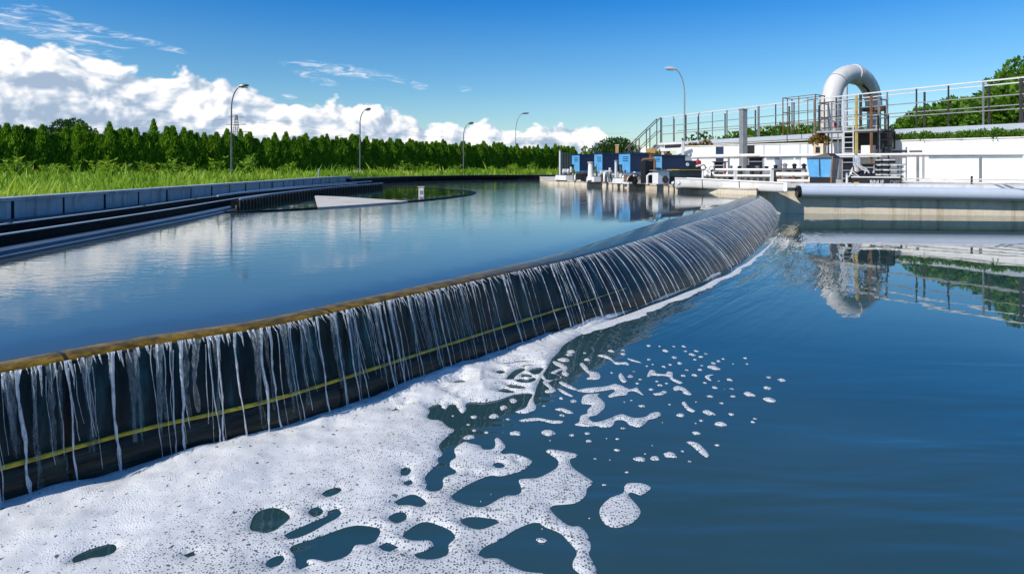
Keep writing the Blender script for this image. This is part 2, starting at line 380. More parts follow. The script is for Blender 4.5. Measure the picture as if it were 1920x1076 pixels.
c = mixc(nt, math_(nt, 'MULTIPLY', spot, math_(nt, 'MULTIPLY', cm.outputs[0], .75)), c, (.018, .02, .008))
L(nt, c, p.inputs['Base Color']); L(nt, math_(nt, 'ADD', .16, math_(nt, 'MULTIPLY', cm.outputs[0], math_(nt, 'MULTIPLY', nearm.outputs[0], .22))), p.inputs['Roughness'])
p.inputs['Specular IOR Level'].default_value = .14
L(nt, bump(nt, math_(nt, 'ADD', st2, math_(nt, 'MULTIPLY', mn, .4)), .5, .006), p.inputs['Normal'])
m, nt, p, o = new_mat('yellow_algae_ridge'); M['ridge'] = m
mn = noise_t(nt, pos(nt), 25, 5, .7)
L(nt, ramp(nt, mn, [(.3, (.16, .10, .01)), (.5, (.42, .32, .02)), (.7, (.62, .50, .05))]), p.inputs['Base Color'])
p.inputs['Roughness'].default_value = .35; L(nt, bump(nt, mn, .6, .006), p.inputs['Normal'])

weir = thing('weir', 'long curved dark weir wall with a yellow mossy crest holding back the upper basin', 'weir', (LP[0][0], LP[0][1], 0))
loc = np.array([LP[0][0], LP[0][1], 0.0])
CWD = .066+.19*np.clip((LS-(LS[-1]-12.2))/3.5, 0, 1)**1.2*np.clip((LS[-1]-LS)/1.5, .4, 1)
prof_n = 18; vs = []; uv = []
for i in range(NL):
    cw = CWD[i]
    for off, z, vv in ((-cw-.24, -.05, -.4), (-cw-.24, .30, -.3), (-cw-.06, .40, -.12), (-cw*.75, ZC+.012, -.06), (-cw*.3, ZC+.007, -.02)):
        q = LP[i]+NR[i]*off; vs.append((q[0], q[1], z)); uv.append((LS[i], vv))
    for k in range(prof_n+1):
        v = k/prof_n; ex = 0.0
        near_w = 1-min(1, max(0, (LS[i]-(LS[-1]-11.5))/2.0))
        if v > .70: ex = .022*near_w*math.sin(min(1, (v-.70)/.30)*math.pi)**.6      # rounded bulge under the ridge
        q, z = weir_pt(i, v, ex); vs.append((q[0], q[1], z)); uv.append((LS[i], v))
    q, z = weir_pt(i, 1.0); vs.append((q[0], q[1], -.08)); uv.append((LS[i], 1.1))
K = 5+prof_n+2
fa = np.array([(i*K+j, i*K+j+1, (i+1)*K+j+1, (i+1)*K+j) for i in range(NL-1) for j in range(K-1)])[:, ::-1]
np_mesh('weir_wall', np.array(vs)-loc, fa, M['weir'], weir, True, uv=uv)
s_px = lambda x: int(np.argmin([abs(HX+F*q[0]/q[1]-x) if q[1] > .5 else 1e9 for q in LP]))
i_end = s_px(1135)
mb = MB(); pts = []; rr = []
for i in range(0, i_end, 2):
    q, z = weir_pt(i, .685, .012); pts.append((q[0], q[1], z)); rr.append(.0075*(1 if i < i_end-40 else max(.2, (i_end-i)/40))*(1+.25*noise.noise((i*.13, 0, 0))))
mb.tube(pts, rr, 7); mb.build('algae_ridge', M['ridge'], weir, True)

# ------------------------------------------------------------------ water surfaces
def water_mat(name, body, ior, rough, heights, body2=None):
    m, nt, p, o = new_mat(name); v = pos(nt)
    nb = noise_t(nt, scaled(nt, v, (.5, .5, 1)), 1.0, 3, .5)
    L(nt, mixc(nt, ramp(nt, nb, [(.35, (0, 0, 0)), (.65, (1, 1, 1))]), body, body2 or body), p.inputs['Base Color'])
    p.inputs['Roughness'].default_value = rough; p.inputs['IOR'].default_value = ior
    h = heights(nt, v); L(nt, bump(nt, h, 1.0, 1.0), p.inputs['Normal']); return m
def h_upper(nt, v):
    # wind chop, drawn out across the line of the wind; it dies out close to the weir
    a = noise_t(nt, scaled(nt, v, (3.2, 7.5, 1)), 1.0, 4, .55, .4); b = noise_t(nt, scaled(nt, v, (9, 20, 1)), 1.0, 3, .55, .3)
    big = noise_t(nt, scaled(nt, v, (.45, .8, 1)), 1.0, 2, .5)
    at = N(nt, 'ShaderNodeAttribute', attribute_name='chop').outputs['Fac']
    h = math_(nt, 'ADD', math_(nt, 'MULTIPLY', a, .0016), math_(nt, 'MULTIPLY', b, .0013))
    h = math_(nt, 'MULTIPLY', h, math_(nt, 'ADD', .35, math_(nt, 'MULTIPLY', big, 1.25)))
    return math_(nt, 'MULTIPLY', h, at)
def h_lower(nt, v):
    dist = N(nt, 'ShaderNodeAttribute', attribute_name='dist').outputs['Fac']
    run = N(nt, 'ShaderNodeAttribute', attribute_name='run').outputs['Fac']
    rag = N(nt, 'ShaderNodeAttribute', attribute_name='rag').outputs['Fac']
    wob = noise_t(nt, scaled(nt, v, (1.5, 1.5, 1)), 1.0, 3, .5)
    cx = nt.nodes.new('ShaderNodeCombineXYZ'); L(nt, math_(nt, 'MULTIPLY', dist, 6.5), cx.inputs[0]); L(nt, math_(nt, 'MULTIPLY', run, .75), cx.inputs[1])
    rings = noise_t(nt, cx.outputs[0], 1.0, 3, .5, .25)
    cx2 = nt.nodes.new('ShaderNodeCombineXYZ'); L(nt, math_(nt, 'MULTIPLY', dist, 22), cx2.inputs[0]); L(nt, math_(nt, 'MULTIPLY', run, 2.2), cx2.inputs[1])
    fine = noise_t(nt, cx2.outputs[0], 1.0, 3, .5, .3)
    mp = nt.nodes.new('ShaderNodeMapping'); mp.inputs['Rotation'].default_value = (0, 0, .75); mp.inputs['Scale'].default_value = (.7, 2.6, 1); L(nt, v, mp.inputs['Vector'])
    swell = noise_t(nt, mp.outputs[0], 1.0, 3, .45, .3); sw_ = N(nt, 'ShaderNodeAttribute', attribute_name='sw').outputs['Fac']
    h = math_(nt, 'MULTIPLY', math_(nt, 'ADD', math_(nt, 'MULTIPLY', rings, .030), math_(nt, 'MULTIPLY', fine, .0035)), rag)
    h = math_(nt, 'ADD', h, math_(nt, 'MULTIPLY', swell, math_(nt, 'ADD', .0004, math_(nt, 'MULTIPLY', sw_, .050))))
    return math_(nt, 'ADD', h, math_(nt, 'MULTIPLY', noise_t(nt, scaled(nt, v, (7, 9, 1)), 1.0, 2, .5), .0001))
M['water_upper'] = water_mat('upper_basin_water', (.044, .070, .080), 1.9, .03, h_upper, (.05, .08, .092))
M['water_lower'] = water_mat('lower_basin_water', (.015, .048, .049), 1.62, .010, h_lower, (.030, .072, .083))
M['water_calm'] = water_mat('still_inner_water', (.006, .018, .014), 1.4, .02, lambda nt, v: math_(nt, 'MULTIPLY', noise_t(nt, scaled(nt, v, (3, 8, 1)), 1.0, 2, .5), .002))

def poly_dist(P, pts, chunk=20000, closed=False):
    A = P if closed else P[:-1]; B = np.roll(P, -1, 0) if closed else P[1:]
    D = B-A; LL = (D**2).sum(1)+1e-12; out = np.empty(len(pts))
    for s in range(0, len(pts), chunk):
        q = pts[s:s+chunk, None, :]-A[None]; t = np.clip((q*D[None]).sum(2)/LL[None], 0, 1)
        out[s:s+chunk] = np.sqrt((((q-t[..., None]*D[None])**2).sum(2)).min(1))
    return out
def poly_inside(P, pts):
    ins = np.zeros(len(pts), bool); x, y = pts[:, 0], pts[:, 1]; j = len(P)-1
    for i in range(len(P)):
        (xi, yi), (xj, yj) = P[i], P[j]
        c = ((yi > y) != (yj > y)) & (x < (xj-xi)*(y-yi)/((yj-yi) if yj != yi else 1e-12)+xi); ins ^= c; j = i
    return ins
FOOT = np.array([weir_pt(i, 1.0)[0] for i in range(NL)])
# lower basin: one sheet whose wave pattern follows the weir
gx = np.arange(-4.6, 24.01, .1); gy = np.arange(-3.2, 15.0, .1); GX, GY = np.meshgrid(gx, gy); pts = np.stack([GX.ravel(), GY.ravel()], 1)
FS = FOOT[::8]; dist = poly_dist(FS, pts)
near = np.array([np.argmin(((FS-q)**2).sum(1)) for q in pts]); run = LS[::8][near]
ang = np.clip((run-(LS[-1]-11.8))/2.5, 0, 1)
rag = np.exp(-dist/.42)*(.12+1.0*ang)+.0012*np.exp(-dist/3.5); sw = np.exp(-(np.clip(pts[:, 1]-1.2, 0, 99)/1.05)**1.5)
nx, ny = len(gx), len(gy); idx = np.arange(nx*ny).reshape(ny, nx)
fa = np.stack([idx[:-1, :-1].ravel(), idx[:-1, 1:].ravel(), idx[1:, 1:].ravel(), idx[1:, :-1].ravel()], 1)
o = np_mesh('lower_water', np.column_stack([pts, np.zeros(len(pts))]), fa, M['water_lower'], None, True, attrs={'dist': dist, 'run': run, 'rag': rag, 'sw': sw})
tag(o, 'still dark blue water of the lower basin in front of the weir', kind='structure')

# pool outlines
BANK = catmull([(-2.7, -3.0), (-2.88, 0), (-3.24, 4.05), (-3.5, 7.0), (-3.75, 9.0), (-3.92, 11.0), (-3.85, 14.0), (-3.45, 17.0)], 6, False)   # left launder path
HOLE = [(-4.62, -4.0), (-4.72, 0), (-4.86, 6), (-5.05, 12), (-5.15, 16), (-4.9, 20), (-4.0, 24), (-1.8, 27), (.5, 28.2), (2.6, 28.6), (2.6, 22.2), (4.6, 17), (5.2, 14.6), (5.9, 14.2), (10.4, 13.4), (14.7, 11.6), (24, 5.4), (24, -4.0)]
# upper basin surface
inner = [tuple(LP[i]-NR[i]*CWD[i]) for i in range(NL)]
far_edge = [(5.28, 14.0), (4.6, 15), (3.5, 17.4), (1.6, 21.9), (1.5, 28.6), (.5, 28.4), (-1.8, 27.2), (-4.0, 24.2), (-5.0, 20), (-5.2, 16), (-5.1, 12), (-4.9, 6), (-4.7, 0), (-4.65, -.2)]
ub = np.array(inner+far_edge)
gx = np.arange(-5.3, 6.0, .12); gy = np.arange(-.5, 28.8, .12); GX, GY = np.meshgrid(gx, gy); pts = np.stack([GX.ravel(), GY.ravel()], 1)
ins = poly_inside(ub, pts); sdv = poly_dist(ub[::2], pts, closed=True); keep = ins & (sdv > .09)
bm = bmesh.new()
allp = np.concatenate([ub, pts[keep]]); 
from mathutils.geometry import delaunay_2d_cdt
nb = len(ub)
vv, ee, ff, *_ = delaunay_2d_cdt([Vector(q) for q in allp], [(i, (i+1) % nb) for i in range(nb)], [], 1, 1e-5)
vv = np.array([tuple(q) for q in vv]); dl = (poly_dist(np.array(inner)[::4], vv)+.10)
chop = np.clip((dl-.15)/1.6, .05, 1.0)*np.clip(vv[:, 1]/9, .55, 1.15)
zz = ZU-.012*np.exp(-((dl-.10)/.10).clip(0)**1)
o = np_mesh('upper_water', np.column_stack([vv, zz]), np.array(ff), M['water_upper'], None, True, attrs={'chop': chop})
tag(o, 'wind rippled blue water of the upper basin spilling over the weir', kind='structure')

# ------------------------------------------------------------------ falling water
m, nt, p, o = new_mat('falling_water'); M['falls'] = m
uvn = N(nt, 'ShaderNodeUVMap', uv_map='UVMap').outputs[0]
g = noise_t(nt, scaled(nt, pos(nt), (150, 150, 34)), 1.0, 3, .6)
p.inputs['Base Color'].default_value = (.93, .95, .97, 1); p.inputs['Roughness'].default_value = .08; p.inputs['IOR'].default_value = 1.33
p.inputs['Specular IOR Level'].default_value = .9
L(nt, bump(nt, g, .9, .01), p.inputs['Normal'])
tr = N(nt, 'ShaderNodeBsdfTranslucent'); tr.inputs[0].default_value = (.85, .9, .95, 1)
m1 = N(nt, 'ShaderNodeMixShader', i_0=.45); L(nt, p.outputs[0], m1.inputs[1]); L(nt, tr.outputs[0], m1.inputs[2])
tp = N(nt, 'ShaderNodeBsdfTransparent'); tp.inputs[0].default_value = (.9, .95, .97, 1)
al = N(nt, 'ShaderNodeAttribute', attribute_name='clear').outputs['Fac']
k = math_(nt, 'ADD', math_(nt, 'ADD', al, .04), math_(nt, 'MULTIPLY', math_(nt, 'MULTIPLY', math_(nt, 'SUBTRACT', g, .5), 2.4), math_(nt, 'SUBTRACT', 1.08, al)), True)
mx = N(nt, 'ShaderNodeMixShader'); L(nt, k, mx.inputs[0]); L(nt, m1.outputs[0], mx.inputs[1]); L(nt, tp.outputs[0], mx.inputs[2]); L(nt, mx.outputs[0], o.inputs[0])
VS = []; FSs = []; CL = []; nv = 0; R = random.Random(3)
def strand(i, v0, v1, w, drift, clear0, clear1, seed, ex0=.004, ex1=.036, n=16, fan=False):
    """one rope of water: a flattened tube following the weir face"""
    global nv
    ring = 5; base = nv; frac = R.random() if fan or n < 12 else 0.0
    for k in range(n+1):
        t = k/n; v = v0+(v1-v0)*t
        wob = drift*t*t+.010*noise.noise((seed*3.1, v*3.0, 0))+.004*noise.noise((seed*5.3, v*14, 2))*t
        fi = min(max(i+frac+wob/.03, 0), NL-2); a = int(fi); fr = fi-a
        q0, z0 = weir_pt(a, v, 0); q1, z1 = weir_pt(a+1, v, 0); q = q0*(1-fr)+q1*fr; z = z0*(1-fr)+z1*fr
        ex = ex0+(ex1-ex0)*t; ww = w*(.62+.5*(1-t)**4+.45*noise.noise((seed*2.7, v*9, 5))+.5*noise.noise((seed*4.1, v*30, 8))*(.4+t))
        if fan: ww = w*(1-t)**.6*.7
        ww = max(ww, .0006); th = min(ww*.6, .006)
        for r in range(ring):
            an = 2*math.pi*r/ring; tx = TG[a]*math.cos(an)*ww+NR[a]*(math.sin(an)*th+ex+th)
            VS.append((q[0]+tx[0], q[1]+tx[1], z+.002)); CL.append(clear0+(clear1-clear0)*t)
        nv += ring
    for k in range(n):
        for r in range(ring):
            FSs.append((base+k*ring+r, base+k*ring+(r+1) % ring, base+(k+1)*ring+(r+1) % ring, base+(k+1)*ring+r))
i0 = s_px(-140); s_ = i0*1.0; sid = 0
while s_ < NL-6:
    i = int(s_); depth = LP[i][1]; big = depth < 3.2
    f = min(1, max(0, (depth-2.2)/7.0))
    w = R.uniform(.0030, .0068) if R.random() < .6 else R.uniform(.0014, .003); w *= (1+f*.5)
    strand(i, 0, R.uniform(.93, 1.0), w, R.uniform(.005, .03), R.uniform(-.25, .08), R.uniform(-.05, .30), sid); sid += 1
    if R.random() < .35: strand(min(NL-3, i+R.randint(0, 1)), .0, 1.0, w*.5, R.uniform(-.01, .02), .1, .45, sid); sid += 1
    if False:                                                    # side roots that join the rope a third of the way down
        for _ in range(R.randint(1, 3)):
            of = R.uniform(-.45, .45); strand(max(1, min(NL-3, i+of)), 0, R.uniform(.3, .9), w*R.uniform(.35, .7), -of*.012, R.uniform(.0, .3), .5, sid, n=11); sid += 1
    s_ += (R.uniform(.035, .125) if big else R.uniform(.04, .11)*(1+f*1.1))/.03
s_ = i0*1.0
while s_ < NL-6:                                                # short feathered tongues just under the lip
    i = int(s_); strand(i, 0, R.choice((.03, .05, .05, .07, .10, .13, .22)), R.uniform(.002, .007)*(1+.04*LP[i][1]), R.uniform(-.002, .003), R.uniform(-.1, .3), .75, sid, n=8, fan=True); sid += 1
    s_ += R.uniform(.006, .020)*(1+.05*LP[i][1])/.03
for _ in range(40):                                            # broad almost clear veils of the thin sheet between the ropes
    i = int(R.uniform(i0, s_px(820))); strand(i, R.uniform(0, .03), R.uniform(.6, 1), R.uniform(.006, .018), R.uniform(0, .015), R.uniform(.74, .86), R.uniform(.88, .95), sid, ex0=.001, ex1=.028, n=10); sid += 1
for _ in range(300):                                            # thin see-through threads
    i = int(R.uniform(i0, NL-8)); strand(i, R.uniform(0, .1), R.uniform(.5, 1), R.uniform(.0006, .0016)*(1+.10*LP[i][1]), R.uniform(0, .02), .12, .5, sid, n=8); sid += 1
falls = np_mesh('falling_water', np.array(VS), np.array(FSs), M['falls'], None, True, attrs={'clear': CL})
tag(falls, 'white threads of water falling down the weir face', 'water', kind='stuff')
# ------------------------------------------------------------------ foam
def foam_mat(name, cell):
    m, nt, p, o = new_mat(name); v = pos(nt)
    wv = N(nt, 'ShaderNodeVectorMath', operation='SCALE'); wv.inputs['Scale'].default_value = .006
    nz = N(nt, 'ShaderNodeTexNoise', i_Scale=60, i_Detail=2); L(nt, v, nz.inputs['Vector']); L(nt, nz.outputs['Color'], wv.inputs[0])
    ad = N(nt, 'ShaderNodeVectorMath', operation='ADD'); L(nt, v, ad.inputs[0]); L(nt, wv.outputs[0], ad.inputs[1])
    flat = scaled(nt, ad.outputs[0], (1, 1, 0))
    thick = N(nt, 'ShaderNodeAttribute', attribute_name='thick').outputs['Fac']       # 1 dense froth at the weir .. 0 open bubble raft
    e = N(nt, 'ShaderNodeTexVoronoi', feature='DISTANCE_TO_EDGE', i_Scale=cell, voronoi_dimensions='2D'); L(nt, flat, e.inputs['Vector'])
    f = N(nt, 'ShaderNodeTexVoronoi', feature='F1', i_Scale=cell, voronoi_dimensions='2D'); L(nt, flat, f.inputs['Vector'])
    rnd = nt.nodes.new('ShaderNodeSeparateColor'); L(nt, f.outputs['Color'], rnd.inputs[0])
    # open cells: the thinner the raft, the more bubbles show the water through
    thr = math_(nt, 'ADD', .0, math_(nt, 'MULTIPLY', thick, .60))
    thr = math_(nt, 'ADD', thr, math_(nt, 'MULTIPLY', math_(nt, 'SUBTRACT', noise_t(nt, v, 3.5, 3), .5), -.35))
    size = math_(nt, 'MULTIPLY', math_(nt, 'SUBTRACT', rnd.outputs[0], thr), .46, True)   # radius allowance per cell
    hole = N(nt, 'ShaderNodeMapRange', interpolation_type='SMOOTHSTEP'); L(nt, math_(nt, 'SUBTRACT', size, f.outputs['Distance']), hole.inputs[0])
    hole.inputs[1].default_value = -.06; hole.inputs[2].default_value = .05
    # larger burst holes
    e2 = N(nt, 'ShaderNodeTexVoronoi', feature='DISTANCE_TO_EDGE', i_Scale=cell*.33, voronoi_dimensions='2D'); L(nt, flat, e2.inputs['Vector'])
    f2 = N(nt, 'ShaderNodeTexVoronoi', feature='F1', i_Scale=cell*.33, voronoi_dimensions='2D'); L(nt, flat, f2.inputs['Vector'])
    r2 = nt.nodes.new('ShaderNodeSeparateColor'); L(nt, f2.outputs['Color'], r2.inputs[0])
    t2 = math_(nt, 'ADD', .86, math_(nt, 'MULTIPLY', thick, .12))
    s2 = math_(nt, 'MULTIPLY', math_(nt, 'SUBTRACT', r2.outputs[1], t2), 1.3, True)
    h2 = N(nt, 'ShaderNodeMapRange', interpolation_type='SMOOTHSTEP'); L(nt, math_(nt, 'SUBTRACT', e2.outputs['Distance'], math_(nt, 'SUBTRACT', .46, s2)), h2.inputs[0]); h2.inputs[1].default_value = -.03; h2.inputs[2].default_value = .04
    hol = math_(nt, 'MAXIMUM', hole.outputs[0], h2.outputs[0])
    e3 = N(nt, 'ShaderNodeTexVoronoi', feature='DISTANCE_TO_EDGE', i_Scale=cell*2.3, voronoi_dimensions='2D'); L(nt, flat, e3.inputs['Vector'])
    mixk = ramp(nt, noise_t(nt, v, 16, 3, .6), [(.42, (0, 0, 0)), (.58, (1, 1, 1))])
    dome = math_(nt, 'POWER', mixc(nt, mixk, e.outputs['Distance'], e3.outputs['Distance']), .5)
    L(nt, mixc(nt, noise_t(nt, v, 7, 4), (.74, .755, .75), (.90, .90, .88)), p.inputs['Base Color'])
    p.inputs['Roughness'].default_value = .26; p.inputs['Subsurface Weight'].default_value = 0
    h = math_(nt, 'ADD', math_(nt, 'MULTIPLY', dome, .0035), math_(nt, 'MULTIPLY', noise_t(nt, v, 9, 5, .55), .010))
    L(nt, bump(nt, h, .55, 1.0), p.inputs['Normal'])
    tp = N(nt, 'ShaderNodeBsdfTransparent'); tp.inputs[0].default_value = (1, 1, 1, 1); mx = N(nt, 'ShaderNodeMixShader'); L(nt, math_(nt, 'MAXIMUM', math_(nt, 'MULTIPLY', hol, .84), math_(nt, 'MULTIPLY', math_(nt, 'SUBTRACT', 1.0, thick), .20)), mx.inputs[0]); L(nt, p.outputs[0], mx.inputs[1]); L(nt, tp.outputs[0], mx.inputs[2])
    L(nt, mx.outputs[0], o.inputs[0]); return m
M['foam'] = foam_mat('foam', 122.0)

def z1(l): return [(x/4, 840+y/4) for x, y in l]
def z2(l): return [(440+x/4.56, 840+y/4.56) for x, y in l]
def z3(l): return [(720+x/3.635, 780+y/3.635) for x, y in l]
def z4(l): return [(720+x/4.8, 640+y/4.8) for x, y in l]
def z5(l): return [(1040+x/4.364, 640+y/4.364) for x, y in l]
def ground_poly(l, k=4): return catmull([tuple(G(x, y))[:2] for x, y in l], k)

outer = [(-250, 1010), (-100, 968), (0, 944), (100, 917), (225, 885), (420, 828), (560, 789), (660, 758), (760, 720), (860, 683), (960, 648), (1060, 613), (1130, 592), (1200, 567), (1290, 534), (1345, 513),
 (1348, 515), (1300, 536), (1240, 561), (1180, 583), (1140, 602), (1100, 622), (1060, 645), (1048, 660), (1036, 672), (1030, 684), (1020, 700), (1008, 722), (1003, 738), (1000, 750), (1005, 766), (990, 775), (966, 773), (985, 765), (992, 752), (998, 738),
 (965, 740), (938, 749), (907, 755), (887, 754), (874, 757), (874, 768), (866, 775), (857, 764), (853, 758), (843, 759), (837, 767), (828, 764), (830, 757), (818, 759), (803, 765), (806, 772), (801, 782), (810, 788), (826, 789), (839, 800),
 (852, 807), (837, 820), (823, 836), (830, 852), (820, 860), (822, 869), (800, 890), (796, 898), (801, 908), (798, 915), (808, 922), (824, 920), (831, 912), (831, 898), (844, 891), (857, 889), (855, 883), (844, 875), (845, 865), (855, 857), (852, 842), (871, 829), (885, 833), (901, 836), (905, 843), (923, 843), (929, 835), (928, 824), (934, 821), (947, 835), (944, 843), (932, 853), (963, 851), (993, 861), (996, 869), (978, 883), (940, 893), (919, 892), (885, 905), (855, 923), (847, 931), (855, 940), (885, 949), (910, 950), (945, 931), (969, 929), (978, 921), (976, 911), (973, 901), (983, 898), (1009, 896), (1028, 887), (1045, 876), (1045, 862), (1025, 848), (1031, 843), (1055, 846), (1082, 852), (1080, 858), (1069, 861), (1073, 876), (1097, 893), (1112, 905), (1101, 916), (1097, 931), (1077, 944), (1034, 949), (1037, 962), (1066, 986), (1086, 987), (1100, 1000), (1108, 1025), (1104, 1040), (1117, 1063), (1120, 1088), (1115, 1130), (1060, 1210), (700, 1230), (-300, 1230)]
holes = [z2([(130,680),(160,590),(220,535),(330,512),(400,530),(475,590),(430,640),(330,715),(260,725),(150,705)]),
 z2([(745,400),(790,360),(880,338),(917,355),(890,385),(800,420)]), z2([(632,550),(660,515),(720,505),(760,545),(730,575),(685,597)]),
 z2([(410,770),(460,725),(700,620),(790,580),(800,530),(860,515),(912,550),(880,600),(800,640),(660,720),(540,770),(470,780)]),
 z2([(470,870),(510,830),(700,770),(1000,668),(1200,680),(1250,710),(1180,820),(1040,830),(990,900),(920,945),(800,970),(660,950),(615,975),(660,1030),(600,1050),(525,1020),(520,930)]),
 z2([(260,1000),(300,950),(390,917),(430,940),(400,990),(320,1030)]), z2([(1420,235),(1430,170),(1490,168),(1508,200),(1470,240)]), z2([(1440,300),(1480,268),(1520,285),(1510,325),(1460,318)]),
 z2([(1358,490),(1400,440),(1520,397),(1600,430),(1640,470),(1600,507),(1500,490)]), z2([(1312,605),(1350,565),(1430,548),(1472,575),(1455,620),(1380,647)]), z2([(1228,845),(1290,805),(1430,865),(1410,890),(1280,880)]),
 z3([(120,820),(150,790),(220,740),(290,722),(370,745),(450,780),(487,830),(440,880),(435,945),(320,980),(180,952),(300,915),(338,885),(310,850),(200,850)]),
 z3([(515,715),(600,688),(800,712),(770,735),(680,770),(620,772),(550,745)]), z3([(742,335),(760,318),(800,320),(826,340),(800,356),(760,352)]), z3([(895,300),(915,290),(940,310),(925,322),(905,318)]), z3([(582,405),(610,392),(650,400),(630,412)]),
 z3([(645,940),(690,890),(780,850),(880,785),(990,735),(1060,728),(1090,755),(1200,800),(1250,850),(1315,930),(1290,990),(1290,1040),(1340,1085),(1250,1110),(1100,1075),(960,1060),(850,1015),(780,972),(670,970)]),
 z1([(540,850),(560,815),(680,760),(820,722),(870,735),(865,780),(780,815),(690,825),(560,865)]), z1([(1375,805),(1420,775),(1475,780),(1460,810),(1390,822)])]
holes += [z4(q) for q in ([(1010,275),(1050,258),(1090,275),(1060,298),(1020,295)], [(1000,345),(1060,322),(1078,322),(1050,345)], [(1100,350),(1130,300),(1180,260),(1240,240),(1270,260),(1190,310),(1160,350)],
 [(1230,320),(1260,295),(1310,300),(1335,325),(1240,328)], [(1190,355),(1200,335),(1300,345),(1355,320),(1365,350),(1300,380),(1220,375)], [(1310,260),(1400,235),(1440,245),(1380,305),(1330,290)],
 [(1100,395),(1140,388),(1270,410),(1250,430),(1150,425)], [(1025,455),(1060,428),(1110,432),(1190,465),(1100,470)], [(1050,200),(1150,190),(1280,175),(1345,185),(1250,195),(1080,212)], [(1150,235),(1300,212),(1440,212),(1300,228)],
 [(605,380),(690,348),(735,365),(700,382)], [(500,418),(550,410),(530,425)], [(580,465),(625,455),(610,470)], [(680,505),(730,497),(700,513)], [(60,622),(110,605),(150,620),(100,630)], [(178,582),(200,574),(205,582)])]
FOOTF = FOOT[::6]
def foam_raft(name, outer_px, holes_px, step, h=.008, mound=False, parent=None):
    A = ground_poly(outer_px, 5); Hs = [ground_poly(q, 5) for q in holes_px]
    lo, hi = A.min(0)-2*step, A.max(0)+2*step
    if mound: lo[0] = max(lo[0], -2.6)
    gx = np.arange(lo[0], hi[0], step); gy = np.arange(lo[1], hi[1], step); nx, ny = len(gx), len(gy)
    GX, GY = np.meshgrid(gx, gy); pts = np.stack([GX.ravel(), GY.ravel()], 1)
    def sd(Pq, q): d = poly_dist(Pq, q, 6000, True); return np.where(poly_inside(Pq, q), -d, d)
    S = np.full(len(pts), 9.0); m = poly_inside(A, pts)
    # only points in or close to the outline matter
    box = m.reshape(ny, nx); fat = box.copy()
    for _ in range(3):
        f2 = fat.copy(); f2[1:] |= fat[:-1]; f2[:-1] |= fat[1:]; f2[:, 1:] |= fat[:, :-1]; f2[:, :-1] |= fat[:, 1:]; fat = f2
    k = np.where(fat.ravel())[0]; S[k] = sd(A, pts[k])
    for H in Hs:
        a, b = H.min(0)-.06, H.max(0)+.06
        k = np.where((pts[:, 0] > a[0]) & (pts[:, 0] < b[0]) & (pts[:, 1] > a[1]) & (pts[:, 1] < b[1]))[0]
        if len(k): S[k] = np.maximum(S[k], -sd(H, pts[k]))
    S2 = S.reshape(ny, nx); gy_, gx_ = np.gradient(S2, step); gr = np.stack([gx_.ravel(), gy_.ravel()], 1); gr /= (np.linalg.norm(gr, axis=1)[:, None]+1e-9)
    snap = (S > 0) & (S < step*1.02); pts = pts.copy(); pts[snap] -= gr[snap]*S[snap][:, None]
    S = np.where(snap, 0, S); good = (S <= 0)
    idx = np.arange(nx*ny).reshape(ny, nx); q = np.stack([idx[:-1, :-1].ravel(), idx[:-1, 1:].ravel(), idx[1:, 1:].ravel(), idx[1:, :-1].ravel()], 1)
    g4 = good[q]; n4 = g4.sum(1); quads = q[n4 == 4]; tris = []
    for j in range(4):
        t = q[(n4 == 3) & ~g4[:, j]]; tris.append(np.delete(t, j, 1))
    tris = np.concatenate(tris); used = np.unique(np.concatenate([quads.ravel(), tris.ravel()])); rm = np.full(nx*ny, -1); rm[used] = np.arange(len(used))
    P = pts[used]; s = -S[used]; z = .0015+h*(1-np.exp(-s/.012))
    dist = poly_dist(FOOTF, P)
    nz = np.array([noise.noise((x*2.2, y*2.2, 1.0))+.55*noise.noise((x*6, y*6, 2.0))+.25*noise.noise((x*17, y*17, 3.0)) for x, y in P])
    if mound:
        cover = 1-np.exp(-s/.05)
        z += cover*(np.exp(-dist/.20)*.024*(1.0+.8*nz)+np.exp(-dist/.8)*.012*(nz+.6)+.0045*nz)
        depthk = np.clip((3.9-P[:, 1])/2.2, 0, 1)
        nn = np.array([noise.noise((x*3.1, y*3.1, 7.0)) for x, y in P])
        thick = np.clip(1.15-dist/.95+.45*nn, 0, 1)
    else:
        z += .0015*nz; thick = np.full(len(P), .12)
    thick = thick*np.clip(.35+s/.09, 0, 1); z = np.maximum(z, .0012)
    o = np_mesh(name, np.column_stack([P, z]), [rm[quads], rm[tris]], M['foam'], parent, True, attrs={'thick': thick})
    return o
o = foam_raft('foam', outer, holes, .0095, mound=True)
tag(o, 'thick white foam raft spread from the foot of the weir', kind='stuff')

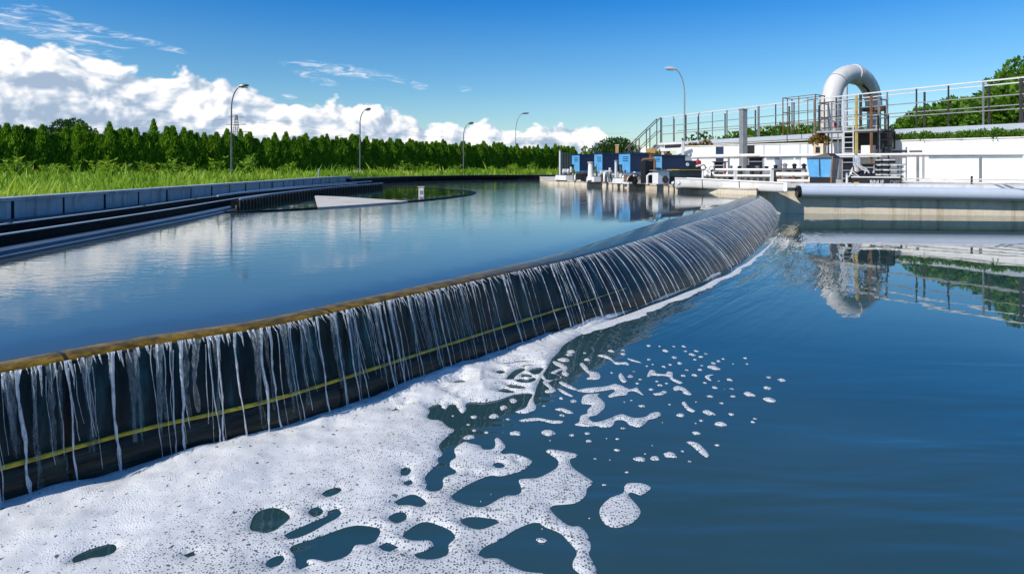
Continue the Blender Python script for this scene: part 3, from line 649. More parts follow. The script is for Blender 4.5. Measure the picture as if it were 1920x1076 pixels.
# the thin white line of foam that follows the foot of the weir away from the raft
ia, ib = s_px(1030), s_px(1392); V_, F_, T_ = [], [], []
for k, i in enumerate(range(ia, ib)):
    f = k/(ib-ia); w = (.085*(1-f)**1.1+.014)*(1+.45*noise.noise((i*.11, 0, 0))+.3*noise.noise((i*.4, 3, 0))); o0 = .035+.10*f
    for j in range(6):
        u = j/5; q = FOOT[i]+NR[i]*(o0*(1+.3*noise.noise((i*.07, 5, 0)))+w*u); V_.append((q[0], q[1], .0015+.007*math.sin(math.pi*u)**.6)); T_.append(.75)
    if k: b = 6*k; F_ += [(b+j-6, b+j-5, b+j+1, b+j) for j in range(5)]
o = np_mesh('foam_line', np.array(V_), np.array(F_), M['foam'], None, True, attrs={'thick': T_}); tag(o, 'thin white foam line running along the far foot of the weir', kind='stuff')
isl = [(z5([(220,505),(245,440),(365,430),(350,445),(405,500),(405,550),(350,600),(280,620),(300,650),(350,660),(470,625),(500,610),(560,600),(650,628),(740,620),(790,590),(850,580),(870,605),(830,630),(770,645),(725,690),(690,705),(620,690),(570,650),(500,650),(470,695),(400,708),(330,690),(280,700),(165,685),(200,660),(215,610),(265,590),(270,560),(305,525),(260,515)]), 'long winding foam island shaped like a swan among the flecks'),
 (z5([(180,405),(260,385),(420,370),(490,352),(550,365),(620,395),(670,378),(690,400),(725,445),(650,410),(600,415),(590,440),(530,445),(460,460),(440,445),(495,410),(470,395),(380,410),(280,420)]), 'stretched foam island with thin pointed ends behind the swan shaped one'),
 (z5([(205,190),(230,178),(270,215),(285,245),(360,260),(365,310),(260,312),(290,285),(240,235)]), 'boot shaped foam patch close to the weir side'),
 (z5([(525,275),(545,262),(575,305),(592,335),(560,340),(530,310)]), 'small slanting bean of foam beside the boot shaped patch'),
 (z5([(765,260),(785,235),(820,240),(830,262),(910,270),(920,250),(965,255),(970,300),(1045,335),(1020,348),(960,320),(920,285),(850,283),(800,280),(760,292)]), 'knotted ribbon of foam with two lumps joined by a thin neck'),
 (z5([(968,385),(1000,365),(1060,380),(1085,400),(1120,438),(1055,430),(1040,395),(990,405)]), 'hook shaped foam patch in front of the knotted ribbon'),
 (z5([(1040,505),(1065,495),(1100,540),(1150,570),(1130,583),(1085,565),(1060,540)]), 'short crooked foam strip right of the swan shaped island'),
 (z5([(1078,830),(1110,822),(1180,840),(1240,900),(1265,945),(1235,950),(1180,910),(1120,855)]), 'leaf shaped foam patch lying alone towards the open water'),
 (z5([(805,430),(860,420),(890,405),(930,420),(880,440),(830,445)]), 'thin boat shaped foam patch between ribbon and swan shape'),
 (z5([(1228,290),(1260,275),(1300,275),(1265,290),(1285,325),(1255,315)]), 'tiny V shaped foam patch at the far right of the flecks'),
 (z4([(1540,615),(1570,600),(1640,610),(1705,645),(1650,650),(1600,630)]), 'curved banana of foam left of the swan shaped island'),
 (z4([(1220,710),(1330,690),(1400,690),(1500,710),(1605,715),(1600,735),(1520,740),(1400,715),(1260,725)]), 'long level streak of foam below the banana shaped one'),
 (z4([(1430,375),(1460,360),(1510,410),(1545,440),(1530,460),(1460,465),(1450,445),(1490,430)]), 'foot shaped foam patch beside the lacy edge of the raft'),
 (z4([(1575,375),(1610,365),(1735,430),(1720,440),(1640,415)]), 'upper of two slanting foam bars near the lacy edge'),
 (z4([(1565,435),(1590,430),(1690,485),(1690,500),(1620,475)]), 'lower of two slanting foam bars near the lacy edge'),
 (z4([(1520,180),(1600,200),(1650,235),(1640,270),(1665,300),(1640,318),(1600,295),(1610,250),(1540,215)]), 'crooked foam strand reaching out from the lacy edge'),
 (z4([(1400,300),(1430,300),(1470,350),(1545,345),(1590,330),(1560,300),(1500,285),(1600,240),(1610,262),(1540,290),(1600,325),(1560,345),(1520,352),(1480,370),(1430,345)]), 'looped foam strand beside the foot shaped patch'),
 (z3([(1470,640),(1540,560),(1630,525),(1640,480),(1670,458),(1760,460),(1820,490),(1755,540),(1690,520),(1665,540),(1740,630),(1740,680),(1680,735),(1580,762),(1500,730)]), 'large pear shaped foam island with a hooked stalk'),
 (z5([(350,118),(400,112),(450,128),(500,170),(590,172),(605,198),(560,188),(500,190),(450,150)]), 'wavy foam strip nearest the weir ripples'),
 (z5([(590,140),(640,150),(720,178),(640,165)]), 'faint thin foam streak behind the wavy strip'),
 (z4([(1045,590),(1090,578),(1112,605),(1080,612),(1062,628)]), 'small torn foam scrap in the dark bay of the raft'),
 (z4([(1130,530),(1160,515),(1200,535),(1160,560)]), 'small triangular foam scrap in the dark bay of the raft')]
for k, (pl, lb) in enumerate(isl):
    big = max(x for x, y in pl)-min(x for x, y in pl)
    Yd = G(0, sum(y for x, y in pl)/len(pl))[1]
    o = foam_raft('foam_island', pl, [], .006 if Yd < 2.8 else .009, .007)
    tag(o, lb, 'foam', 'foam islands off the edge of the raft')

# small round flecks: a few dome meshes, copied
def fleck_mesh(seed):
    r = random.Random(seed); vs = [(0, 0, .22)]; fs = []; nr, ns = 4, 18; amp = [r.uniform(-.10, .10) for _ in range(5)]; ph = [r.uniform(0, 6.3) for _ in range(5)]
    for i in range(1, nr+1):
        t = i/nr
        for k in range(ns):
            a = 2*math.pi*k/ns; rr = t*(1+sum(amp[j]*math.sin((j+2)*a+ph[j]) for j in range(4)))
            vs.append((rr*math.cos(a)*.5, rr*math.sin(a)*.5, .22*(1-t**3)+.01))
    for k in range(ns): fs.append((0, 1+k, 1+(k+1) % ns))
    for i in range(nr-1):
        for k in range(ns):
            a = 1+i*ns+k; b = 1+i*ns+(k+1) % ns; fs.append((a, a+ns, b+ns, b))
    mb = MB(); mb.add(vs, fs); return mb
FL5 = [(695,965,95),(820,958,75),(945,930,110),(510,890,50),(280,818,50),(560,713,40),(712,530,55),(1030,605,65),(1258,585,85),(1445,598,45),(1358,678,100),(1160,752,65),(1270,452,55),(1460,450,45),(1590,433,85),(1758,480,95),(1740,383,60),(1858,318,60),(1300,217,80),(1310,378,45),(1145,278,50),(1052,282,40),(1022,180,42),(980,133,40),(1125,110,45),(1197,128,40),(893,208,35),(945,192,28),(770,150,30),(770,37,35),(860,42,22),(905,78,45),(560,75,35),(560,105,45),(620,287,45),(675,345,32),(862,360,40),(700,312,30),(835,328,28),(1365,507,35),(1200,650,35),(1330,850,40),(1103,983,30),(1622,660,35),(1638,633,30),(330,962,22),(265,150,50),(245,97,28),(75,153,95),(135,85,70),(1430,315,48),(1300,180,35),(153,490,55),(1750,295,40),(515,800,32),(1070,82,30),(1157,80,30),(1147,150,28),(755,203,22),(803,190,20),(650,247,20),(120,110,60),(460,80,50),(790,395,40),(915,345,28),(1205,200,24),(1080,236,26),(1190,233,38),(1340,163,34),(1378,145,26),(1460,185,14),(1560,138,30),(1575,186,20),(1236,103,26),(1055,42,30),(975,43,24),(1342,325,16),(1390,393,14),(1448,390,28),(1158,497,18),(940,518,20),(570,497,16),(627,485,22),(1230,340,28),(1152,672,18),(880,665,10),(740,920,16),(1045,900,28),(798,852,12),(425,795,10),(450,972,12),(60,560,60),(55,605,36),(467,258,20)]
FL4 = [(990,675,90),(810,682,60),(1115,702,35),(765,865,110),(1183,828,110),(1480,825,130),(920,822,42),(1690,845,45),(1845,900,55),(1440,582,30),(1610,668,40),(812,803,38),(620,672,25),(1830,830,50),(760,750,34),(1495,893,14),(1595,513,40)]
FL3 = [(1073,847,75),(1500,470,30),(1440,293,20),(1655,383,25),(1400,697,10),(1078,770,10),(730,535,7),(1780,258,14),(1540,300,9),(660,582,6)]
fl = [(*z5([(a, b)])[0], w/4.364) for a, b, w in FL5]+[(*z4([(a, b)])[0], w/4.8) for a, b, w in FL4]+[(*z3([(a, b)])[0], w/3.635) for a, b, w in FL3]
protos = []; R = random.Random(11)
for k, (x, y, w) in enumerate(fl):
    Y = G(x, y)[1]; wx = w*Y/F; wy = max(w*.42, 2.0)*Y*Y/F*R.uniform(.75, 1.15); ang = R.uniform(-.35, .35)
    if len(protos) < 6: o = fleck_mesh(k).build('foam_fleck', M['foam'], None, True, bevel=0); protos.append(o)
    else: o = protos[k % 6].copy(); COL.objects.link(o)
    o.location = (*G(x, y)[:2], .001); o.scale = (wx, wy, min(wx, wy)*.5+.004); o.rotation_euler = (0, 0, ang)
    d = poly_dist(FOOT[::10], np.array([[o.location.x, o.location.y]]))[0]
    if x < 906: lb = 'small foam fleck drifting in the dark bay beside the raft edge'
    elif w > 17: lb = 'broad oval foam fleck drifting loose on the dark blue water'
    elif w > 9: lb = 'middling oval foam fleck drifting loose on the dark blue water'
    else: lb = 'tiny white bubble fleck drifting loose on the dark blue water'
    tag(o, lb, 'foam', 'loose foam flecks '+('in the bay' if x < 906 else 'broad' if w > 17 else 'middling' if w > 9 else 'tiny'))
# ------------------------------------------------------------------ ground and left bank
ZG = .54
bm = bmesh.new()
def loop_edges(l):
    vs = [bm.verts.new((x, y, ZG)) for x, y in l]; return [bm.edges.new((vs[i], vs[(i+1) % len(vs)])) for i in range(len(vs))]
ed = loop_edges([(-2500, -2500), (2500, -2500), (2500, 3500), (-2500, 3500)])+loop_edges(HOLE)
bmesh.ops.triangle_fill(bm, use_beauty=True, use_dissolve=False, edges=ed)
bmesh.ops.recalc_face_normals(bm, faces=bm.faces)
for f in bm.faces:
    if f.normal.z < 0: f.normal_flip()
me = bpy.data.meshes.new('ground'); bm.to_mesh(me); bm.free(); me.materials.append(M['soil'])
o = bpy.data.objects.new('ground', me); COL.objects.link(o); tag(o, 'grassy ground around the basins', kind='structure')
mb = MB(); mb.box((9, 12, -.65), (46, 44, .5)); o = mb.build('basin_floor', M['ledge']); tag(o, 'dark floor under the basins', kind='structure')

# left concrete wall of cast panels with a coping
wl = catmull([(-4.55, -3.0), (-4.68, 1), (-4.80, 5.5), (-4.96, 10), (-5.10, 14), (-5.16, 17.5), (-5.0, 20.0)], 10, False)
wall = thing('panel_wall', 'low blue grey concrete panel wall along the left grass bank', 'wall', (-4.8, 6, .4))
mb = MB(); mb.sweep([tuple(q) for q in wl], [(0, .40), (.14, .40), (.14, .665), (0, .665)]); mb.build('wall', M['concrete_grey'], wall)
mb = MB(); mb.sweep([tuple(q) for q in wl], [(-.018, .667), (.16, .667), (.16, .700), (-.018, .700)]); mb.build('coping', M['concrete_grey'], wall)
cum = np.concatenate([[0], np.cumsum(np.hypot(*np.diff(wl, axis=0).T))]); mb = MB()
for d in np.arange(.3, cum[-1], .74):
    x = np.interp(d, cum, wl[:, 0]); y = np.interp(d, cum, wl[:, 1]); mb.box((x+.001, y, .535), (.012, .018 if int(d/.74) % 2 else .03, .262))
mb.build('panel_joint', M['black_wet'], wall)

# launder ledges and steel launder walls along the bank
bp = [tuple(q) for q in BANK]
mb = MB(); mb.sweep(bp, [(0, .2), (.26, .2), (.26, .445), (.07, .448), (.05, .425), (0, .425)]); o = mb.build('bank_kerb', M['ledge']); tag(o, 'wet concrete kerb at the left water edge', kind='structure')
mb = MB(); mb.sweep(bp, [(.40, .25), (.66, .25), (.66, .470), (.40, .455)]); o = mb.build('bank_step', M['ledge']); tag(o, 'sloping blue grey ledge between the two launder walls', kind='structure')
mb = MB(); mb.sweep(bp, [(.86, .25), (1.75, .25), (1.75, .50), (.86, .49)]); o = mb.build('bank_path', M['ledge']); tag(o, 'dark blue ledge at the foot of the panel wall', kind='structure')
for off, zt, lb in ((.30, .515, 'long black launder wall with a painted highlight along its top nearest the water'), (.70, .535, 'long black launder wall with a painted highlight along its top nearest the panel wall')):
    t = thing('launder_wall', lb, 'channel wall', (bp[3][0]-off, bp[3][1], .4), 0, 'launder walls along the left bank')
    mb = MB(); mb.sweep(bp, [(off, .3), (off+.05, .3), (off+.05, zt), (off, zt)]); mb.build('plate', M['black_wet'], t)
    mb = MB(); mb.sweep(bp, [(off-.010, zt+.001), (off+.022, zt+.001), (off+.022, zt+.010), (off-.010, zt+.010)]); mb.build('top_highlight', M['pipe_grey'], t)  # pale strip paints the highlight along the plate's top
    if off > .5:
        mb = MB(); mb.tube([Vector((x-.10-off, y, zt-.02)) for x, y in bp], .03, 8); pi_ = mb.build('pipe', M['black_wet'], t, True)
        mb = MB()
        for i in range(4, len(bp), 5): mb.box((bp[i][0]-off-.02, bp[i][1], zt+.012), (.05, .03, .012))
        mb.build('clamp', M['black'], pi_)
# pale notches and fence with balusters where the launder runs past the inner basin
t = thing('launder_fence', 'dark low railing with many thin uprights beside the round inner basin', 'railing', (-3.7, 12, .42))
seg = [q for q in bp if q[1] > 8.6]
mb = MB(); mb.tube([Vector((x+.02, y, .555)) for x, y in seg], .012, 6); mb.tube([Vector((x-.28, y, .60)) for x, y in seg], .014, 6); mb.build('handrail', M['pipe_grey'], t, True)
mb = MB()
P_, S_ = resample(np.array(seg), .16)
for x, y in P_: mb.box((x+.02, y, .485), (.012, .012, .13))
b = mb.build('baluster', M['steel_dark'], t); b['kind'] = 'stuff'
mb = MB()
for x, y in P_[::2]: mb.box((x-.015, y, .455), (.01, .07, .035))
b = mb.build('notch_plate', M['steel'], t); b['kind'] = 'stuff'
mb = MB(); mb.sweep(seg, [(-.012, .40), (.10, .40), (.10, .53), (-.004, .53)]); mb.build('skirt', M['black_wet'], t)

# round inner basin
rim_px = [(430, 397), (520, 394), (600, 389.5), (680, 384), (760, 378), (830, 371.5), (875, 365.5), (888, 361), (875, 358), (840, 355.5), (785, 352.5)]
rim = [tuple(G(x, y, .42))[:2] for x, y in rim_px]+[(-3.6, 17.4), (-5.0, 16.5), (-5.0, 12.0), (-4.5, 8.6)]
rp = catmull(rim, 6)
o = MB().prism([tuple(q) for q in rp], .30, .420).build('inner_water', M['water_calm']); tag(o, 'still dark green water inside the round inner basin', kind='structure')
t = thing('basin_rim', 'thin dark curved rim of the round inner basin in the upper pool', 'basin rim', (rp[0][0], rp[0][1], .4))
mb = MB(); rpc = [tuple(q) for q in rp]+[tuple(rp[0])]; mb.sweep(rpc, [(-.05, .30), (.05, .30), (.05, .428), (-.05, .428)]); mb.build('rim', M['black_wet'], t)
beach = [tuple(G(x, y, .432))[:2] for x, y in [(590, 367), (640, 369), (700, 373), (765, 377), (750, 378.6), (700, 382), (650, 385.5), (596, 389)]]
bp2 = np.array(beach); mb = MB(); mb.prism([tuple(q) for q in bp2], .36, .434); mb.build('apron', M['concrete'], t)
gt = thing('gate_pillar', 'small white gate pillar standing in the inner basin', 'pillar', (*XY(790, 12.6), .42))
c = XY(790, 12.6); mb = MB(); mb.box((c[0], c[1], .50), (.10, .10, .17)); mb.build('post', M['white_paint'], gt); mb = MB(); mb.box((c[0], c[1], .595), (.13, .12, .016)); mb.build('cap', M['concrete'], gt); mb = MB(); mb.box((c[0]+.005, c[1]-.053, .49), (.06, .006, .07)); mb.build('plate', M['steel'], gt)

# far coping of the upper pool
fe = catmull([(-5.0, 19.5), (-4.9, 20.6), (-4.0, 24.1), (-1.8, 27.1), (.5, 28.3), (2.4, 28.6)], 8, False)
t = thing('far_coping', 'dark low coping wall along the far end of the upper basin', 'wall', (-1.8, 27.1, .4))
mb = MB(); mb.sweep([tuple(q) for q in fe], [(-.12, .3), (.3, .3), (.3, .60), (-.12, .60)]); mb.build('wall', M['black_wet'], t)
mb = MB(); mb.sweep([tuple(q) for q in fe], [(-.14, .602), (.32, .602), (.32, .625), (-.14, .625)]); mb.build('coping', M['steel_dark'], t)

# ------------------------------------------------------------------ grass
EDGE = [(1.27, 28.9), (1.27, 21.8), (3.17, 17.27), (4.25, 14.6), (4.75, 13.6), (5.10, 13.32)]          # platform edge on the upper basin
LOW = [(5.30, 13.75), (7.3, 13.52), (10.3, 12.90), (14.6, 11.1), (24, 5)]                                              # wall of the lower basin
YARD = np.array(EDGE+LOW+[(60, 5), (60, 42), (4.5, 42), (1.27, 31)])
hole = np.array(HOLE); fec = np.array([tuple(q) for q in fe])
HLINE = [(-33, 25.5), (-24.8, 31.0), (-14.7, 38.4), (-6.0, 48), (2.4, 60), (6.5, 66)]
hl = catmull(HLINE, 14, False)
n = 150000
yy = 1/(rng.uniform(1/62, 1/4.2, n)); xx = rng.uniform(-.95, .14, n)*yy
pts = np.stack([xx, yy], 1)
ok = ~poly_inside(hole, pts) & ~poly_inside(YARD, pts)
big = np.array([(-60, -4)]+[tuple(q) for q in hl]+[(6.5, -4)]); ok &= poly_inside(big, pts)
ok &= (poly_dist(wl, pts) > .22) & (poly_dist(fec, pts) > .45)
pts = pts[ok]; n = len(pts)
den = np.array([noise.noise((x*.35, y*.25, 4)) for x, y in pts]); tall = np.array([noise.noise((x*.8, y*.5, 9)) for x, y in pts])
dh = poly_dist(hl[::3], pts)
hgt = (.09+.11*rng.random(n))*(1+.7*np.clip(tall, -.6, 1))*(1+.15*np.exp(-dh/5.0))*(1+pts[:, 1]/60)
hgt *= np.where(rng.random(n) < .06, rng.uniform(1.2, 1.9, n), .9)
an = rng.uniform(0, 2*math.pi, n); lean = rng.uniform(.1, .6, n)*hgt; wd = .007+.0011*pts[:, 1]
base = np.column_stack([pts, np.full(n, ZG-.01)]); ca, sa = np.cos(an), np.sin(an)
v0 = base+np.column_stack([-ca*wd, -sa*wd*.4, np.zeros(n)]); v1 = base+np.column_stack([ca*wd, sa*wd*.4, np.zeros(n)])
l2 = rng.uniform(0, 2*math.pi, n); v2 = base+np.column_stack([np.cos(l2)*lean, np.sin(l2)*lean, hgt])
mid = base+np.column_stack([np.cos(l2)*lean*.35, np.sin(l2)*lean*.35, hgt*.6]); m0 = mid+(v0-base)*.8; m1 = mid+(v1-base)*.8
V = np.stack([v0, v1, m1, m0, v2], 1).reshape(-1, 3); k = np.arange(n)[:, None]*5
tint = np.clip(.48+.55*den+.25*tall+rng.normal(0, .16, n), 0, 1)
o = np_mesh('grass', V, [k+np.array([[0, 1, 2, 3]]), k+np.array([[3, 2, 4]])], M['leaf_grass'], None, False, attrs={'tint': np.repeat(tint, 5)})
tag(o, 'bright rough green grass on the bank below the hedge', kind='stuff')

# ------------------------------------------------------------------ plants
def leaves(name, P, D, ln, wd, mat, parent, tint, seed=0):
    """one mesh of pointed leaves: P base points, D directions"""
    r = np.random.default_rng(seed); n = len(P); D = D/np.linalg.norm(D, axis=1)[:, None]
    S = np.cross(D, r.normal(size=(n, 3))); S /= np.linalg.norm(S, axis=1)[:, None]+1e-9
    ln = (np.asarray(ln)*r.uniform(.7, 1.3, n))[:, None]; w = (np.asarray(wd)*r.uniform(.7, 1.3, n))[:, None]
    V = np.stack([P, P+D*ln*.45+S*w, P+D*ln, P+D*ln*.45-S*w], 1).reshape(-1, 3)
    k = np.arange(n)[:, None]*4
    return np_mesh(name, V, k+np.array([[0, 1, 2, 3]]), mat, parent, False, attrs={'tint': np.repeat(tint, 4)})
def conifer(name, h, rad, n, seed, label, group, mat='leaf_hedge'):
    r = np.random.default_rng(seed); t = thing(name, label, 'tree', (0, 0, 0), 0, group)
    z = h*(r.random(n)**.80); f = z/h; sweepn = 7
    ph = r.uniform(0, 6.28, sweepn)
    a = r.uniform(0, 2*math.pi, n); lump = 1+(.20*np.sin(3*a+f*9+ph[0])+.18*np.sin(5*a-f*17+ph[1]))*(1-f)
    prof = np.where(f < .12, .75+f*2, np.where(f < .68, 1.0-.18*f, .88*np.clip((1-f)/.32, 0, 1)**1.15))
    rr = rad*prof*lump*(r.random(n)**.35)
    P = np.column_stack([rr*np.cos(a), rr*np.sin(a), z])
    D = np.column_stack([np.cos(a)*.40, np.sin(a)*.40, np.full(n, 1.15)])+r.normal(0, .26, (n, 3))
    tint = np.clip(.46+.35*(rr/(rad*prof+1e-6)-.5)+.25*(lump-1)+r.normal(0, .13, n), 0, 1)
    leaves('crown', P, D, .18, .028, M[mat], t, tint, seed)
    q = MB(); q.cyl((0, 0, -.1), (0, 0, h*.85), .06, .015, 7); q.build('trunk', M['bark'], t, True, world=False)
    # leading shoot
    return t
HB = 'slim dark green conifer standing in the long clipped hedge row'
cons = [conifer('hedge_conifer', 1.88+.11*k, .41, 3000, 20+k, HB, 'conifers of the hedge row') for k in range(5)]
cs = np.concatenate([[0], np.cumsum(np.hypot(*np.diff(hl, axis=0).T))]); R = random.Random(5); k = 0; d = 0.0
while d < cs[-1]:
    x = np.interp(d, cs, hl[:, 0]); y = np.interp(d, cs, hl[:, 1])
    o = cons[k] if k < 5 else copy_tree(cons[R.randrange(5)])
    o.location = (x+R.uniform(-.12, .12), y+R.uniform(-.2, .2), ZG); s = R.uniform(.93, 1.06)*(1+.05*noise.noise((d*.4, 0, 0)))*(1.06 if y < 36 else 1.0)
    o.scale = (R.uniform(.9, 1.15), R.uniform(.9, 1.15), s); o.rotation_euler = (0, 0, R.uniform(0, 6.28)); k += 1
    d += R.uniform(.16, .23)
# spires that stand out above the hedge
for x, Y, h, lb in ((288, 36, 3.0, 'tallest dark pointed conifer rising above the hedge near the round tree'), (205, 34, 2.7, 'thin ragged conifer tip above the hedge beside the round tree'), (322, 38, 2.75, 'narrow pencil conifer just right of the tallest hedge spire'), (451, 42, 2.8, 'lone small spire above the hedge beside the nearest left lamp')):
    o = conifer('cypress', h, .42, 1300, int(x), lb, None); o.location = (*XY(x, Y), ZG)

def crown_tree(name, label, c, h, blobs, n, leaf, mat, seed, trunk_r=.12, group=None, trunk=True):
    """c ground point, blobs [(x,y,z,r)] relative to c"""
    r = np.random.default_rng(seed); t = thing(name, label, 'tree' if trunk else 'shrub', c, 0, group)
    Ps, Ds, Ts = [], [], []; tot = sum(b[3]**2 for b in blobs)
    for bx, by, bz, br in blobs:
        m = int(n*br*br/tot); u = r.normal(size=(m, 3)); u /= np.linalg.norm(u, axis=1)[:, None]
        cl = 1+.22*np.array([noise.noise(Vector(q)*2.3+Vector((bx*3, by*3, seed))) for q in u])
        rad = br*cl*(1-.5*r.random(m)**2.2)
        keep = np.array([noise.noise(Vector(q)*3.1+Vector((bx, bz*2, seed*1.3))) for q in u]) > -.28
        u, rad, cl = u[keep], rad[keep], cl[keep]; m = len(u)
        Ps.append(u*rad[:, None]*np.array([1, 1, .8])+np.array([bx, by, bz])); Ds.append(u+r.normal(0, .55, (m, 3))+np.array([0, 0, .25])); Ts.append(np.clip(.42+1.2*(cl-1)+r.normal(0, .17, m), 0, 1))
    leaves('crown', np.concatenate(Ps), np.concatenate(Ds), leaf, leaf*.36, M[mat], t, np.concatenate(Ts), seed)
    q = MB()
    if trunk:
        top = max(b[2] for b in blobs)*.75; q.tube([(0, 0, -.1), (.03, 0, top*.4), (0, .05, top)], [trunk_r, trunk_r*.7, trunk_r*.3], 8)
        for bx, by, bz, br in blobs: q.tube([(0, 0, top*.35), (bx*.6, by*.6, bz*.8), (bx, by, bz)], [trunk_r*.5, trunk_r*.3, trunk_r*.1], 6)
        q.build('trunk', M['bark'], t, True, world=False)
    else:
        for bx, by, bz, br in blobs: q.tube([(bx*.3, by*.3, -.05), (bx*.7, by*.7, bz*.6), (bx, by, bz+br*.5)], [.025, .015, .006], 5)
        q.build('stem', M['bark'], t, True, world=False)
    return t
Yt = 46; crown_tree('round_tree', 'dark round headed tree rising behind the hedge at the left', (*XY(128, Yt), ZG), 4,
    [(-1.4, 0, 2.75, .7), (-.5, .2, 3.15, .75), (.4, 0, 3.2, .8), (1.3, 0, 2.7, .7), (.2, -.2, 2.5, 1.0), (-2.1, 0, 2.3, .5), (1.9, .1, 2.2, .6), (-.9, .1, 2.3, .8)], 6000, .16, 'leaf_tree', 31)
Yt = 40; crown_tree('round_tree', 'round clipped green tree behind the blue motor hoods', (*XY(1153, Yt), ZG), 2,
    [(-.85, 0, 1.30, .66), (-.3, 0, 1.62, .72), (.3, 0, 1.62, .75), (.9, 0, 1.32, .68), (0, -.3, 1.15, .85), (-1.3, 0, .95, .45), (1.3, 0, .95, .5)], 6200, .13, 'leaf_tree', 32)
crown_tree('shrub', 'pale green pointed shrub between hedge end and round clipped tree', (*XY(1096, 42), ZG), 1, [(0, 0, 1.1, .35), (.1, 0, 1.5, .25), (0, 0, .6, .4)], 700, .14, 'leaf_bush', 33, trunk=False)

# tall weeds at the foot of the hedge
def weed(h, n, seed, lb):
    r = np.random.default_rng(seed); t = thing('weed', lb, 'plant', (0, 0, 0), 0, 'tall weeds in the grass'); ns = 5
    q = MB(); Ps, Ds = [], []
    for s in range(ns):
        a = r.uniform(0, 6.28); ln = r.uniform(.05, .35)*h; hh = h*r.uniform(.65, 1.0); top = np.array([math.cos(a)*ln, math.sin(a)*ln, hh])
        q.tube([(0, 0, 0), tuple(top*np.array([.4, .4, .6])), tuple(top)], [.012, .009, .004], 4)
        f = r.random(n)**.7; P = top[None]*np.column_stack([f**1.5, f**1.5, f]); aa = r.uniform(0, 6.28, n)
        Ps.append(P); Ds.append(np.column_stack([np.cos(aa), np.sin(aa), np.full(n, .55)]))
    leaves('foliage', np.concatenate(Ps), np.concatenate(Ds), .17, .022, M['leaf_grass'], t, np.clip(r.normal(.35, .18, ns*n), 0, 1), seed)
    q.build('stem', M['leaf_bush'], t, world=False); return t
ws = [weed(.50+.08*k, 22, 60+k, 'tall feathery green weed growing from the grass below the hedge') for k in range(4)]
R = random.Random(8)
for k in range(64):
    if k < 34: x = R.uniform(-20, 560); Y = R.uniform(17, 28) if x < 330 else R.uniform(20, 30)
    else: x = R.uniform(560, 1040); Y = R.uniform(32, 46)
    X, Yw = XY(x, Y)
    if poly_inside(hole, np.array([[X, Yw]]))[0] or poly_inside(YARD, np.array([[X, Yw]]))[0]: continue
    o = ws[k] if k < 4 else copy_tree(ws[k % 4]); o.location = (X, Yw, ZG-.02); s = R.uniform(.6, 1.25)*(1.0 if k < 34 else .85); o.scale = (s*1.2, s*1.2, s); o.rotation_euler = (0, 0, R.uniform(0, 6.28))
crown_tree('flowering_weed', 'tall weed with pale flower heads right of the nearest lamp', (*XY(471, 25), ZG), 1, [(0, 0, .45, .10), (-.12, 0, .62, .12), (.13, 0, .60, .10), (.02, 0, .75, .10)], 260, .09, 'leaf_bush', 71, trunk=False)

# ------------------------------------------------------------------ street lamps
def lamp(x, Y, ytop, dx, label, z0=ZG, pole='lamp_pole', r=.045, group='street lamps'):
    """dx > 0: arm to the right, in photo pixels"""
    c = XY(x, Y); zt = 1-(ytop-HY)/F*Y; ax = dx/F*Y; s = 1 if ax > 0 else -1; ax = abs(ax)
    t = thing('street_lamp', label, 'street lamp', (c[0], c[1], z0), 0, group); H = zt-z0
    q = MB(); b = ax*1.15; pp = [(0, 0, 0), (0, 0, H*.5), (0, 0, H-b*1.35)]
    for k in range(1, 9):
        a = k/8*math.radians(76); pp.append((s*b*.62*(1-math.cos(a)), 0, H-b*1.35+b*1.35*math.sin(a)*.985))
    q.tube(pp, [r, r*.8, r*.7]+[r*.6]*8, 8); q.build('pole', M[pole], t, True, world=False)
    e = Vector(pp[-1]); hl_ = ax*.62; q = MB(); q.tube([e+Vector((-s*.03, 0, 0)), e+Vector((s*hl_*.25, 0, .035)), e+Vector((s*hl_*.7, 0, .055)), e+Vector((s*hl_, 0, .06))], [r*.9, r*1.6, r*1.4, r*.5], 8)
    lh = q.build('lamp_head', M['lamp_head' if pole == 'steel' else 'lamp_dark'], t, True, world=False)
    q = MB(); q.bar(e+Vector((s*hl_*.2, 0, -r*1.0)), e+Vector((s*hl_*.85, 0, -r*.6)), r*2.0, r*.8); q.build('diffuser', M['glass'], lh, world=False)
    q = MB(); q.lathe((0, 0, -.02), [(r*2.2, 0), (r*2.2, .05), (r*1.4, .09), (r*1.2, .3)], 8); q.build('base', M[pole], t, True, world=False)
    return t
lamp(434, 27, 161, 28, 'nearest dark street lamp, tallest on the left grass bank')
lamp(675, 36, 205, 18, 'street lamp standing on a white block by the far pool end')
lamp(869, 44, 231, 17, 'street lamp before the middle of the hedge')
lamp(967, 69, 212, 22, 'street lamp rising from behind the hedge')
lamp(1283.5, 31, 128, -32, 'pale street lamp rising beside the raised walkway with its arm to the left', pole='steel', r=.05)
c = XY(670.5, 34); t = thing('white_block', 'white concrete block at the foot of a lamp by the pool end', 'block', (*c, ZG)); q = MB(); q.box((c[0], c[1], .63), (.42, .35, .26)); q.build('block', M['white_paint'], t, bevel=.02); q = MB(); q.box((c[0], c[1], .772), (.46, .39, .022)); q.build('cap', M['concrete'], t)
c = XY(597, 19.2); t = thing('bank_post', 'thin blue grey gauge post on the bank beside the panel wall end', 'post', (*c, .5)); q = MB(); q.cyl((*c, .45), (*c, .93), .02, .016, 8); q.build('post', M['pipe_grey'], t, True); q = MB(); q.box((c[0]-.12, c[1], .62), (.22, .08, .12)); q.build('valve_box', M['steel'], t)

